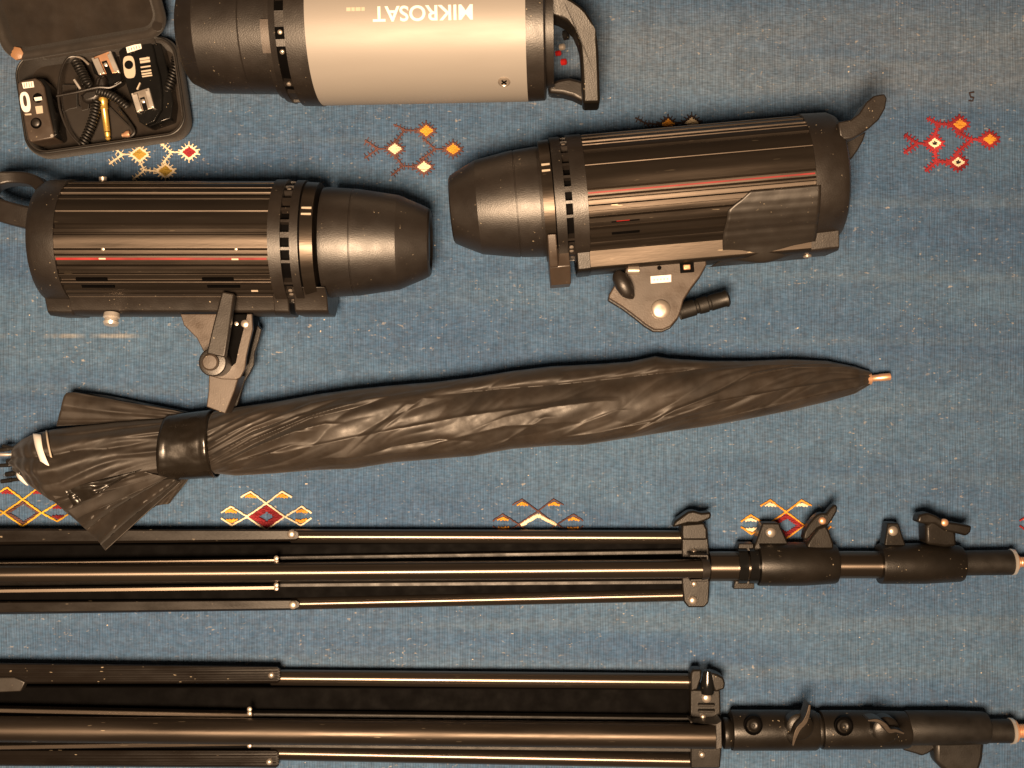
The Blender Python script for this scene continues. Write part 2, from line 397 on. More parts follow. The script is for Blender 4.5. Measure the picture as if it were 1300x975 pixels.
def mounts(root, A, m_, hi, Rr=79):
    """A: dict of axial positions, hi: +1 nose to the right, -1 nose to the left"""
    r1a, r1b, gb, r2b, r3a, r3b = A
    lathe_a([(r1a, Rr - 3), (r1a, Rr), (r1b, Rr), (r1b, Rr - 6)], 'rear_ring', M['plastic2'], root)
    lathe_a([(r1b - hi, 68), (gb + hi, 68)], 'vent_core', M['dark'], root)
    fb = MB()
    for k in range(30):
        if k % 7 == 3: continue
        t = R(k * 12 + random.uniform(-1, 1)); wdt = (3.2 if k % 3 else 6) / 70
        ring = [[ringpt(a, r, tt) for r, tt in ((66, t - wdt / 2), (Rr - 2.5, t - wdt / 2), (Rr - 2.5, t + wdt / 2), (66, t + wdt / 2))] for a in (r1b - .5 * hi, gb + .5 * hi)]
        fb.loft(ring)
    fb.build('vent_fin', M['plastic2'], root, 30)['kind'] = 'stuff'
    lathe_a([(gb, Rr - 8), (gb, Rr - 1), (r2b, Rr - 1), (r2b, Rr - 7)], 'middle_ring', M['plastic'], root)
    lathe_a([(r2b, Rr - 8), (r3a, Rr - 8)], 'ring_groove', M['dark'], root)
    lathe_a([(r3a, Rr - 8), (r3a, Rr - 3), (r3b, Rr - 4), (r3b, Rr - 12)], 'locking_ring', M['alu'], root)
    for t in (-27, -20.5):
        curvedpatch(root, 'ring_notch', M['cream'], r3a + hi * 1.5, r3b - hi * 1.5, t, t + 1.6, Rr - 3.2, .8, 3)
    # small bright screws seen in the vent gap
    for t in (-52, 58, 64, 76):
        mb = MB(); p = ringpt((r1b + gb) / 2, Rr - 4, R(t)); n_ = (p - Vector((p.x, 0, ZA))).normalized()
        mb.lathe([(0, .0019), (.001, .0019), (.0014, .001)], p, n_, 12); mb.build('ring_screw', M['steel'], root)
def nosecap(root, base, hi, m=None, sc_=1.0):
    b = base
    pr = [(0, 62), (0, 69), (5, 69.5), (34, 67.6), (36.5, 67.4), (37, 66.6), (38, 66.6), (38.5, 67.4), (42, 67.2), (93, 59.6), (94, 59.2), (124, 46.5), (131, 43), (133, 40), (133, 36), (130, 34), (130, 0)]
    return lathe_a([(b + hi * a * sc_, r) for a, r in pr], 'protective_cap', m or M['plastic'], root, 128, smooth=10)

# ---- left black strobe
rb = P(205, 308, ZA)
B = thing('studio_strobe', 'black ribbed studio strobe with red stripe and lever bracket, nose cap pointing right', 'studio flash', (rb.x, rb.y, 0), group='black studio strobes')
o = -205
gB = [(-92, 3, 2.4), (-78, 2.4, 2.4), (-64, 2, 2.0), (-53, 1.6, 2), (-43, 2.2, 2.4), (-36, 1, 1.2), (-22, .8, .8), (-8, 2.4, 2.4), (-1, 1.2, 1.2), (13, .8, 1.0), (18, .9, 1.0), (26, 3, 2.4), (34.5, 2.6, 2.6), (43, 2.6, 2.8), (51.5, 2.4, 2.6), (58, 2, 2.4), (65, 2.2, 2.6), (73, 2.4, 2.6)]
profbody(99 + o, 356 + o, 77, gB, B, M['alu'], 'ribbed_body', .5)
rail(92 + o, 356 + o, B, M['plastic2'])
lathe_a([(99 + o, 74), (99 + o, 79), (72 + o, 78.5), (64 + o, 74), (61 + o, 66), (60 + o, 0)], 'rear_cap', M['plastic2'], B)
rail(68 + o, 99.6 + o, B, M['plastic2'], 1.015, 'rear_foot')
curvedpatch(B, 'red_stripe', M['red'], 100 + o, 354 + o, 20.6, 22.7, 77, .35, 4)
for a in (118, 272):
    for t, l in ((43, 38), (51.5, 44)):
        curvedpatch(B, 'vent_slot', M['dark'], a + o + (4 if t > 50 else 0), a + o + l, t - 1.6, t + 1.6, 75.8, .9, 3)
for a, t in ((158, 13), (318, 13)):
    mb = MB(); p = ringpt(a + o, 77, R(t)); n_ = (p - Vector((p.x, 0, ZA))).normalized(); mb.lathe([(-.001, .0016), (.0006, .0016), (.001, .0008)], p, n_, 12); mb.build('body_screw', M['steel'], B)
for a, t in ((156, 21.5), (316, 22), (333, 57)):
    mb = MB(); mb.box(ringpt(a + o, 77.2, R(t)), (.006, .0014, .0008), Matrix.Rotation(R(t), 3, 'X')); mb.build('scuff_mark', M['cream'], B)
mounts(B, [356 + o, 371 + o, 382 + o, 392 + o, 394 + o, 409 + o], None, 1)
rail(352 + o, 371.5 + o, B, M['plastic2'], 1.01, 'ring_foot'); rail(378 + o, 420 + o, B, M['plastic2'], 1.0, 'ring_lug')
nosecap(B, 414 + o, 1)
# screws on the flanks
mb = MB(); mb.lathe([(0, .007), (.004, .0075), (.005, .0062), (.008, .0062), (.0085, .0072), (.011, .006), (.0115, 0)], (( -57) * Q, -91 * Q, ZA + .012), (0, -1, .25), 24); mb.build('thumb_screw', M['chrome'], B)
mb = MB(); mb.lathe([(0, .0035), (.006, .0035), (.007, .001)], ((-72) * Q, 74 * Q, ZA + .004), (0, 1, .15), 16); mb.build('side_screw', M['steel'], B)
# loop handle at the rear
def ctx(root, px, py, z):
    return P(px, py, z) - Vector(root.location)
pts = smoothpath([ctx(B, 66, 252, .075), ctx(B, 48, 232, .066), ctx(B, 22, 227, .062), ctx(B, -6, 232, .066), ctx(B, -18, 250, .074), ctx(B, -6, 264, .08), ctx(B, 24, 274, .084), ctx(B, 62, 282, .086)], 6)
mb = MB(); mb.band(pts, [.011 + .009 * min(1, max(0, (i - 14) / 12)) for i in range(len(pts))], .020); mb.build('carry_handle', M['plastic'], B, 40, .002, 3)
# tilt bracket
def pbox(root, name, m, poly, z0, z1, bevel=.0006, smooth=40):
    mb = MB(); mb.prism([(ctx(root, x, y, z1).x, ctx(root, x, y, z1).y) for x, y in poly], z0, z1); return mb.build(name, m, root, smooth, bevel)
def cr(off, s, pts): return [(off[0] + x / s, off[1] + y / s) for x, y in pts]
pl = cr((200, 350), 5.417, [(155, 262), (650, 262), (655, 370), (630, 470), (610, 560), (602, 640), (570, 700), (540, 716), (440, 712), (360, 690), (335, 560), (270, 430), (180, 340)])
pbox(B, 'bracket_plate', M['tan'], pl, .072, .076, .0008)
pl = cr((200, 350), 5.417, [(352, 650), (560, 690), (530, 790), (490, 890), (465, 950), (335, 902), (348, 800)])
pbox(B, 'stand_socket', M['tan'], pl, .046, .070, .001)
pl = cr((200, 350), 5.417, [(590, 262), (690, 262), (690, 340), (716, 372), (695, 450), (668, 530), (664, 610), (640, 660), (600, 730), (545, 900), (500, 960), (440, 960), (480, 800), (560, 600)])
pbox(B, 'lower_bracket_plate', M['plastic'], pl, .020, .026, .0008)
pl = cr((200, 350), 5.417, [(480, 262), (620, 262), (560, 500), (540, 600), (440, 690), (400, 600)])
pbox(B, 'bracket_spacer', M['dark'], pl, .026, .0765, .001)
a = ctx(B, 291, 372, .092); b_ = ctx(B, 275, 452, .096)
mb = MB(); mb.band([a, a * .5 + b_ * .5, b_], [.0115, .015, .017], .008); mb.build('clamp_lever', M['plastic2'], B, 40, .0015)
c0 = ctx(B, 270, 460, .096)
mb = MB(); mb.lathe([(-.022, .0125), (0, .0125), (.001, .0115), (.0015, .0095)], c0, (0, 0, 1), 32); mb.build('lever_hub', M['plastic'], B, 15)
mb = MB(); mb.lathe([(0, .0075), (.004, .0075), (.0052, .006), (.0054, 0)], c0 + Vector((-.001, 0, .001)), (0, 0, 1), 32); mb.build('hub_button', M['tan'], B, 15)
for x, y in ((311, 411),):
    mb = MB(); mb.lathe([(0, .0036), (.0012, .0034), (.0018, .002), (.0018, 0)], ctx(B, x, y, .076), (0, 0, 1), 20); mb.build('bracket_rivet', M['steel'], B)
mb = MB(); mb.lathe([(0, .002), (.0015, .0018), (.0018, 0)], ctx(B, 300.5, 411, .0765), (0, 0, 1), 12); mb.build('bracket_pin', M['steel'], B)

# ---- right black strobe
rc = P(830, 244, ZA)
C = thing('studio_strobe', 'black ribbed studio strobe with black tape patch and white bracket sticker, nose cap pointing left', 'studio flash', (rc.x, rc.y, 0), (0, R(-1.2), R(4.8)), group='black studio strobes')
o = -830
gC = [(-92, 3, 2.4), (-80, 2.4, 2.6), (-68, 2.4, 2.6), (-59, 2.2, 2.6), (-50, 2, 2.4), (-45, 1, 1.5), (-36, 1.6, 2.2), (-20, .7, 1.4), (1.5, .8, 1.0), (8, .8, 1.0), (13.5, 3, 2.4), (24, 3.2, 2.4), (35, 3.2, 2.6), (45.5, 3, 2.6), (54, 2, 2.2), (61, 2.4, 2.6), (69, 2.5, 2.4)]
profbody(743 + o, 1019 + o, 79, gC, C, M['alu'], 'ribbed_body', .5)
railC = [(-60, 46), (-71, 34), (-92, 28), (-95, 22), (-95, -40), (-78, -60), (-45, -66)]
rail(740 + o, 1019 + o, C, M['alu'], 1., 'rail', railC)
lathe_a([(1017 + o, 77), (1017 + o, 81), (1050 + o, 80), (1058 + o, 76), (1062 + o, 68), (1063 + o, 0)], 'rear_cap', M['plastic2'], C)
rail(1016 + o, 1052 + o, C, M['plastic2'], 1.01, 'rear_foot', railC)
curvedpatch(C, 'red_stripe', M['red'], 744 + o, 1016 + o, 4.2, 5.6, 79, .35, 3)
for t, l in ((31.5, 34), (44, 34)):
    curvedpatch(C, 'vent_slot', M['dark'], 770 + o, 770 + o + l, t - 1.7, t + 1.7, 77.5, .9, 3)
curvedpatch(C, 'vent_cell', M['redled'], 776 + o, 792 + o, 31, 32.2, 78.0, .7, 3)
mounts(C, [743 + o, 724.5 + o, 716 + o, 704 + o, 702.5 + o, 689.5 + o], None, -1, 80)
rail(726 + o, 743.6 + o, C, M['standp'], 1.01, 'ring_foot', railC)
pl = [(-88, 40), (-100, 26), (-108, 14), (-108, -34), (-70, -50), (-60, 30)]
mb = MB(); mb.loft([[Vector((a * Q, b * Q, (CZ + c) * Q)) for b, c in pl] for a in (691 + o, 717 + o)]); mb.build('latch_block', M['tan'], C, 30, .001)
mb = MB(); mb.loft([[Vector((a * Q, b * Q, (CZ + c) * Q)) for b, c in [(-50, 66), (-70, 58), (-88, 42), (-90, 20), (-60, 20)]] for a in (691 + o, 702 + o)]); mb.build('latch_arm', M['tan'], C, 30, .001)
nosecap(C, 690 + o, -1, None, .875)
# tape patch wrapped over the ribs
gh = [(900, 27, 36), (1034, 27, 36)]
rings = []; nA, nT = 24, 40
vv = []; ff = []
for i in range(nA + 1):
    for j in range(nT + 1):
        tt = j / nT; t = 15 + tt * 84
        left = 908 + (30 * max(0, .18 - tt) / .18) * 1.0 - 14 * max(0, (tt - .75) / .25) + 2 * math.sin(tt * 9)
        a = left + (1022 - left) * i / nA
        rr = 81.2 + .5 * noise.noise((a * .05, t * .15, 2)) + (3.5 * math.exp(-((t - 80) / 9) ** 2) * math.exp(-((a - 960) / 35) ** 2) * 3) + .5 * math.cos(R(t * 45)) * .5
        if t > 52: rr += (t - 52) * .42 
        vv.append(ringpt(a + o, rr, R(t)))
for i in range(nA):
    for j in range(nT):
        q0 = i * (nT + 1) + j; ff.append((q0, q0 + 1, q0 + nT + 2, q0 + nT + 1))
me = bpy.data.meshes.new('tape_patch'); me.from_pydata(vv, [], ff); me.update()
tp = link('tape_patch', me, M['tape'], C, 60); s_ = tp.modifiers.new('t', 'SOLIDIFY'); s_.thickness = .0004
mb = MB(); mb.lathe([(-.001, .004), (.002, .004), (.003, .002)], (( 1018 + o) * Q, -96 * Q, ZA), (0, -1, 0), 12); mb.build('side_screw', M['steel'], C)
mb = MB(); mb.lathe([(0, .0045), (.006, .0045), (.007, 0)], ((1056 + o) * Q, 2 * Q, ZA + .02), (1, 0, 0), 16); mb.build('rear_knob', M['gloss'], C)
# rear handle
class Fr:  # local frame for tilted root: photo pixel -> local coordinates
    def __init__(s, root): s.r = root; s.m = (Matrix.Translation(root.location) @ root.rotation_euler.to_matrix().to_4x4()).inverted()
    def __call__(s, x, y, z): return s.m @ P(x, y, z)
fC = Fr(C)
def fpoly(f, root, name, m, poly, z0, z1, bevel=.0006):
    top = [f(x, y, z1) for x, y in poly]; bot = [p - Vector((0, 0, z1 - z0)) for p in top]
    mb = MB(); mb.loft([bot, top]); return mb.build(name, m, root, 40, bevel)
hp = cr((840, 100), 3.75, [(850, 290), (840, 205), (900, 195), (940, 165), (975, 110), (1010, 80), (1062, 70), (1074, 92), (1066, 140), (1035, 195), (990, 235), (950, 262), (905, 285)])
fpoly(fC, C, 'carry_handle', M['plastic2'], hp, .088, .112, .0014)
hp = cr((840, 100), 3.75, [(880, 290), (975, 250), (960, 295), (935, 340), (908, 378), (880, 400)])
fpoly(fC, C, 'handle_root', M['plastic2'], hp, .050, .074, .0015)
# bracket
pl = cr((740, 300), 5.909, [(330, 232), (420, 205), (925, 165), (928, 215), (880, 300), (815, 385), (755, 480), (735, 560), (715, 610), (660, 675), (600, 702), (535, 700), (470, 662), (400, 605), (300, 530), (192, 465), (195, 440), (235, 370), (290, 300)])
fpoly(fC, C, 'bracket_plate', M['tan'], pl, .066, .072, .0012)
pl2 = [(x - 1, y + 3) for x, y in pl]
fpoly(fC, C, 'lower_bracket_plate', M['plastic'], pl2, .018, .026, .001)
fpoly(fC, C, 'sticker', M['white'], cr((740, 300), 5.909, [(508, 300), (662, 288), (662, 342), (510, 354)]), .0718, .0725, 0)
for i in range(5):
    fpoly(fC, C, 'sticker_print', M['cream'], cr((740, 300), 5.909, [(530 + i * 25, 322 - i * 2), (540 + i * 25, 321 - i * 2), (540 + i * 25, 332 - i * 2), (530 + i * 25, 333 - i * 2)]), .0722, .0727, 0)
mb = MB(); mb.lathe([(0, .0088), (.0025, .0086), (.0036, .0074), (.004, .004), (.0041, 0)], fC(838.5, 393, .072), (0, 0, 1), 40); mb.build('pivot_bolt', M['steel'], C)
fpoly(fC, C, 'nut_socket', M['dark'], cr((740, 300), 5.909, [(726, 196), (832, 188), (836, 268), (732, 276)]), .071, .0735, .0005)
fpoly(fC, C, 'brass_nut', M['copper'], cr((740, 300), 5.909, [(752, 212), (808, 208), (810, 248), (756, 252)]), .072, .0755, .001)
mb = MB(); mb.lathe([(0, .002), (.0004, .002), (.0004, 0)], fC(837, 340, .072), (0, 0, 1), 16); mb.build('bracket_hole', M['dark'], C)
a = fC(768 + 19, 357, .078); d_ = (fC(803, 378, .078) - fC(783, 346, .078)).normalized()
mb = MB(); pts = [fC(783, 346, .076), fC(786, 352, .08), fC(791, 361, .082), fC(797, 371, .080), fC(803, 378, .076)]
mb.tube(smoothpath(pts, 4), [.002, .0035, .0048, .0058, .0066, .007, .0072, .0074, .0076, .0075, .0073, .0070, .0065, .0055, .0042, .003, .002], 20); mb.build('clamp_knob', M['plastic'], C)
mb = MB(); mb.lathe([(0, .0045), (.010, .0045)], fC(797, 343, .072), (fC(816, 343, .072) - fC(797, 343, .072)), 16); mb.build('clamp_screw', M['steel'], C)
h0 = fC(862, 396, .04); h1 = fC(925, 378, .04); hd = (h1 - h0); L_ = hd.length
pr = [(0, .008)]
for k, q_ in ((1, 0), (5, 0), (5.3, -.0012), (6, -.0012), (6.3, 0), (9, .0002), (9.3, -.001), (9.9, -.001), (10.2, 0), (14.5, -.0003)):
    pr.append((L_ * k / 16, .0078 + q_))
pr += [(L_ - .002, .0085), (L_, .0065), (L_, 0)]
mb = MB(); mb.lathe(pr, h0, hd, 20); mb.build('tilt_handle', M['rubber'], C)

# ---- silver strobe (top)
ZS = .071
QS = S0 * (H - ZS) / H; CS = ZS / QS
ra = P(535, 36, ZS)
A = thing('studio_strobe', 'silver bodied studio strobe with MIKROSAT lettering and black handle, cut by the top edge', 'studio flash', (ra.x, ra.y, 0), (0, R(-2.5), R(.5)))
fA = Fr(A); o = -530
def la(prof, name, m, smooth=30, n=128): return lathe_a(prof, name, m, A, n, QS, CS, smooth)
RS = 93
la([(403 + o, RS - 1), (403.5 + o, RS), (669 + o, RS), (669 + o, RS - 3)], 'silver_housing', M['silver'])
la([(405 + o, 60), (405 + o, RS + 1), (380 + o, RS), (380 + o, 80)], 'rear_ring', M['plastic2'])
la([(381 + o, RS - 8), (367 + o, RS - 10)], 'vent_core', M['dark'])
la([(368 + o, 70), (368 + o, RS - 3), (360 + o, RS - 5), (360 + o, 70)], 'middle_ring', M['plastic'])
la([(361 + o, RS - 9), (353 + o, RS - 10), (353 + o, 70)], 'locking_ring', M['plastic2'])
fb = MB()
for k in range(20):
    if k % 5 == 2: continue
    t = R(k * 18 + 8); wd = (4 if k % 2 else 9) / 85
    fb.loft([[ringpt(a, r, tt, QS, CS) for r, tt in ((80, t - wd), (RS - 4, t - wd), (RS - 4, t + wd), (80, t + wd))] for a in (367 + o, 381 + o)])
fb.build('vent_fin', M['plastic2'], A, 30)['kind'] = 'stuff'
for t in (18, 33, 62): 
    mb = MB(); p = ringpt(374 + o, RS - 6, R(t), QS, CS); mb.lathe([(0, .0022), (.002, .002), (.0026, .001)], p, (p - Vector((p.x, 0, ZS))), 14); mb.build('ring_screw', M['steel'], A)
curvedpatch(A, 'locking_tab', M['tan'], 350 + o, 361 + o, 8, 34, RS - 8, 2.5, 8, QS, CS)
la([(355 + o, 70), (355 + o, 78), (320 + o, 77), (319 + o, 76.2), (318 + o, 77), (262 + o, 75), (260 + o, 74.2), (240 + o, 64), (235 + o, 56), (236 + o, 50), (236 + o, 0)], 'protective_cap', M['plastic'], 18)
la([(669 + o, RS - 2), (669 + o, RS), (690 + o, RS - 1), (692 + o, RS - 4), (692 + o, RS - 30), (692 + o, 0)], 'rear_band', M['plastic2'])
la([(692 + o, RS - 16), (702 + o, RS - 17), (702 + o, 0)], 'rear_panel', M['plastic'])
# handle loop
ho = cr((680, 0), 6.96, [(70, -60), (240, -45), (330, 0), (400, 50), (450, 100), (500, 180), (530, 260), (546, 340), (556, 440), (566, 700), (571, 908), (415, 912), (410, 700), (398, 520), (388, 410), (370, 340), (330, 250), (270, 185), (200, 145), (140, 125), (70, 118)])
top = [fA(x, y, .115 - .045 * max(0, min(1, (y - 40) / 90))) for x, y in ho]; bot = [p - Vector((0, 0, .030)) for p in top]
mb = MB(); mb.loft([bot, top]); mb.build('carry_handle', M['standp'], A, 40, .0025, 3)
hl = cr((680, 0), 6.96, [(110, 735), (200, 700), (300, 682), (430, 715), (430, 900), (330, 850), (240, 825), (110, 815)])
fpoly(fA, A, 'handle_foot', M['plastic'], hl, .040, .062, .003)
for (x, y, r, m_, z) in ((709, 68, .0025, 'redled', .06), (716, 79, .003, 'redled', .07), (719, 45, .0045, 'gloss', .08), (714, 60, .003, 'steel', .07)):
    mb = MB(); mb.lathe([(0, r), (.004, r), (.005, r * .6), (.0052, 0)], fA(x - 3, y, z), (1, 0, .4), 16); mb.build('control_knob' if m_ in ('gloss', 'steel') else 'indicator', M[m_], A)
p = fA(640, 101, .105)
t = math.atan2(-p.y, p.z - ZS)
q = ringpt(p.x / QS, RS, t, QS, CS); n_ = (q - Vector((q.x, 0, ZS))).normalized()
mb = MB(); mb.lathe([(-.0005, .0055), (.0006, .0055), (.0010, .0045), (.0005, .004), (.0005, 0)], q, n_, 24); mb.build('housing_screw', M['steel'], A)
mb = MB(); tg = Vector((1, 0, 0)); 
mb.box(q + n_ * .0008, (.006, .0012, .0006), Matrix.Rotation(t, 3, 'X') @ Matrix.Rotation(R(40), 3, 'Z')); mb.box(q + n_ * .00085, (.0012, .006, .0006), Matrix.Rotation(t, 3, 'X') @ Matrix.Rotation(R(40), 3, 'Z')); mb.build('screw_cross', M['dark'], A)
# lettering wrapped round the housing, upside down as it lies
def letter(txt, name, pxc, pyc, wpx, hpx, m_, bold=0.0):
    cu = bpy.data.curves.new(name, 'FONT'); cu.body = txt; cu.align_x = 'CENTER'; cu.align_y = 'CENTER'; cu.size = 1; cu.offset = bold
    cu.extrude = 0; ob = bpy.data.objects.new(name, cu); col.objects.link(ob)
    dg = bpy.context.evaluated_depsgraph_get(); dg.update(); me = bpy.data.meshes.new_from_object(ob.evaluated_get(dg)); bpy.data.objects.remove(ob)
    xs = [v.co.x for v in me.vertices]; ys = [v.co.y for v in me.vertices]
    cx, cy = (min(xs) + max(xs)) / 2, (min(ys) + max(ys)) / 2; sx = wpx / (max(xs) - min(xs)); sy = hpx / (max(ys) - min(ys))
    p = fA(pxc, pyc, .13); a0 = p.x / QS; t0 = math.atan2(-p.y, p.z - ZS)
    bm = bmesh.new(); bm.from_mesh(me); bmesh.ops.subdivide_edges(bm, edges=bm.edges, cuts=2, use_grid_fill=True); 
    for v in bm.verts:
        a = a0 - (v.co.x - cx) * sx; s = (v.co.y - cy) * sy     # rotated half a turn
        tt = t0 + s / RS
        v.co = ringpt(a, RS + .55, tt, QS, CS)
    bm.to_mesh(me); bm.free()
    for mm in [m_]: me.materials.append(mm)
    oo = bpy.data.objects.new(name, me); col.objects.link(oo); oo.parent = A
    return oo
letter('MIKROSAT', 'brand_lettering', 538, 19, 130 / 1.09, 18, M['white'], .018)
p = fA(453, 14, .13); a0_ = p.x / QS; t0_ = math.degrees(math.atan2(-p.y, p.z - ZS))
for k, (u, l_) in enumerate(((-11, 5), (-5, 4), (0, 6), (7, 4))):
    curvedpatch(A, 'small_print', M['cream'], a0_ + u, a0_ + u + l_, t0_ - 1.3, t0_ + 1.3, RS, .35, 2, QS, CS)

# ------------------------------------------------------------------ umbrella
U0 = P(600, 530, 0)
U = thing('photo_umbrella', 'long folded black photo umbrella with glossy strap lying diagonally across the rug', 'umbrella', (U0.x, U0.y, 0))
fU = Fr(U)
top_t = [(272, 522), (300, 517), (350, 510), (400, 501), (450, 494), (500, 489), (550, 485), (600, 479), (650, 471), (700, 465), (760, 462), (800, 459), (832, 452), (850, 455), (900, 458), (950, 458), (1000, 456), (1050, 458), (1085, 465), (1104, 471)]
bot_t = [(272, 601), (300, 604), (350, 601), (400, 597), (450, 595), (500, 587), (550, 583), (600, 579), (650, 570), (700, 566), (740, 565), (760, 562), (800, 556), (850, 548), (900, 541), (950, 532), (1000, 522), (1050, 510), (1085, 500), (1104, 489)]
creases = [  # (points, amplitude mm, width, side)
    ([(272, 564), (310, 543), (350, 524)], 4.0, .12, 1),
    ([(272, 580), (325, 552), (385, 527), (440, 512)], 4.5, .12, 1),
    ([(272, 593), (330, 566), (385, 545)], 4.5, .12, 1),
    ([(272, 546), (310, 528), (352, 514)], 4.0, .12, 1),
    ([(272, 598), (312, 582), (352, 572)], 3.5, .12, 1),
    ([(600, 545), (640, 528), (700, 515), (760, 508)], 2.5, .2, 1),
    ([(380, 590), (420, 580), (470, 578), (520, 573)], 2.5, .2, -1),
    ([(700, 556), (760, 548), (820, 535)], 3.0, .14, 1),
    ([(272, 572), (330, 540), (400, 512), (470, 498)], 4.5, .30, 1),
    ([(272, 588), (330, 556), (400, 527), (470, 506), (560, 492)], 5, .30, 1),
    ([(272, 596), (320, 572), (370, 548), (420, 536)], 4.5, .22, 1),
    ([(272, 602), (310, 592), (345, 574), (380, 562)], 3.5, .18, 1),
    ([(272, 555), (320, 528), (380, 508)], 3.5, .22, 1),
    ([(440, 582), (480, 545), (520, 512)], 2.0, .16, 1),
    ([(470, 560), (500, 536), (540, 505)], 2.2, .14, -1),
    ([(560, 500), (640, 492), (720, 488), (800, 480), (900, 468)], .01, .26, 1),
    ([(600, 575), (640, 560), (690, 528)], 2.2, .15, 1),
    ([(640, 560), (662, 545), (680, 530)], 2.2, .10, -1),
    ([(350, 575), (460, 552), (600, 525), (760, 505)], 2.2, .35, 1),
    ([(790, 556), (850, 520), (905, 498), (950, 474), (1000, 466), (1095, 466)], 5.0, .32, 1),
    ([(820, 540), (900, 510), (1000, 492), (1100, 478)], 2.4, .25, 1),
    ([(860, 545), (940, 524), (1030, 503), (1100, 488)], 2.4, .20, 1),
    ([(900, 472), (960, 463), (1060, 462)], 3.0, .18, 1),
    ([(700, 560), (740, 535), (780, 520)], 1.8, .16, 1),
    ([(500, 585), (560, 560), (640, 540), (720, 535)], 2.0, .22, -1),
]
def disp(x, v):
    t = interp(top_t, x); b = interp(bot_t, x); d = 0
    y = t + v * (b - t)
    for pts, A_, w_, sg in creases:
        if x < pts[0][0] - 11 or x > pts[-1][0] + 25: continue
        yl = interp(pts, x); e = (y - yl) / (b - t) * sg
        fade = min(1, (pts[-1][0] + 25 - x) / 40) * min(1, (x - pts[0][0] + 12) / (12 if pts[0][0] < 280 else 70))
        if e >= 0 and e < w_: d += A_ * fade * (1 - e / w_) ** 1.6
        elif e < 0: d += A_ * fade * math.exp(e / .018) 
    for pts, A_, wp, wm in valleys:
        if x < pts[0][0] or x > pts[-1][0]: continue
        e = (y - interp(pts, x)) / (b - t); fade = min(1, (pts[-1][0] - x) / 60) * min(1, (x - pts[0][0]) / 60)
        d -= A_ * fade * (math.exp(-e / wp) if e >= 0 else math.exp(e / wm))
    return d * .001
valleys = [([(540, 503), (620, 495), (720, 487), (800, 478), (925, 464)], 9, .16, .06), ([(860, 515), (900, 498), (950, 476), (1000, 467), (1104, 467)], 6, .10, .05),
           ([(280, 590), (330, 562), (400, 530), (500, 505)], 5, .06, .03), ([(280, 574), (330, 545), (420, 514)], 4, .05, .03), ([(440, 585), (500, 566), (560, 556), (620, 560)], 4, .07, .03)]
nx, nf = 520, 300
vv = []; ff = []
for i in range(nx + 1):
    x = 272 + (1104 - 272) * i / nx; yt = interp(top_t, x); yb = interp(bot_t, x)
    cy = (yt + yb) / 2; hw = (yb - yt) / 2; hs = sum((interp(bot_t, x + q_ * 8) - interp(top_t, x + q_ * 8)) / 2 for q_ in range(-8, 9)) / 17; zc = max(.010, min(hs, hw * 1.04) * S0 * .92) + .002
    pc = fU(x, cy, zc); rw = hw * S0 * (H - zc) / H
    for j in range(nf):
        ph = 2 * math.pi * j / nf
        cyy = math.cos(ph); s = math.sin(ph)           # cyy=+1: top edge of the picture
        v = (1 - cyy) / 2
        d = disp(x, v) * (1 if s >= 0 else 0) * min(1, abs(s) * 2.2) if s > 0 else 0
        fv = ph + x * .0075 + .35 * noise.noise((x * .01, ph * .8, 20)); fu = x * .02
        nn = abs(noise.noise((fv * 1.5, fu * .35, 8))) * .0062 + abs(noise.noise((fv * 3.2, fu * .6, 4))) * .0014 - .0020
        nn *= min(1, abs(s) * 1.5) * min(1, hw / 28)
        rz = min(hs, hw * 1.04) * S0 * (H - zc) / H * .88
        yy = cyy * rw; zz = zc + s * (rz + d * min(1, hw / 30) + nn) - (0 if s > 0 else 0)
        vv.append((pc.x, pc.y + yy + cyy * nn * .3, max(.0006, zz - .001)))
for i in range(nx):
    for j in range(nf):
        k = (j + 1) % nf; ff.append((i * nf + j, (i + 1) * nf + j, (i + 1) * nf + k, i * nf + k))
ff.append(tuple(range(nf))); ff.append(tuple(nx * nf + j for j in range(nf - 1, -1, -1)))
me = bpy.data.meshes.new('canopy'); me.from_pydata(vv, [], ff); me.update()
bm = bmesh.new(); bm.from_mesh(me); bmesh.ops.recalc_face_normals(bm, faces=bm.faces); bm.to_mesh(me); bm.free()
link('canopy', me, M['fabric'], U, 80)
# ferrule
mb = MB(); a = fU(1100, 481, .012); b_ = fU(1131, 478, .012); d_ = b_ - a; L_ = d_.length
mb.lathe([(0, .0062), (.004, .006), (.0045, .0032), (.012, .0032), (.0125, .0036), (L_ - .001, .0036), (L_, .002), (L_, 0)], a, d_, 20); mb.build('ferrule', M['copper'], U)
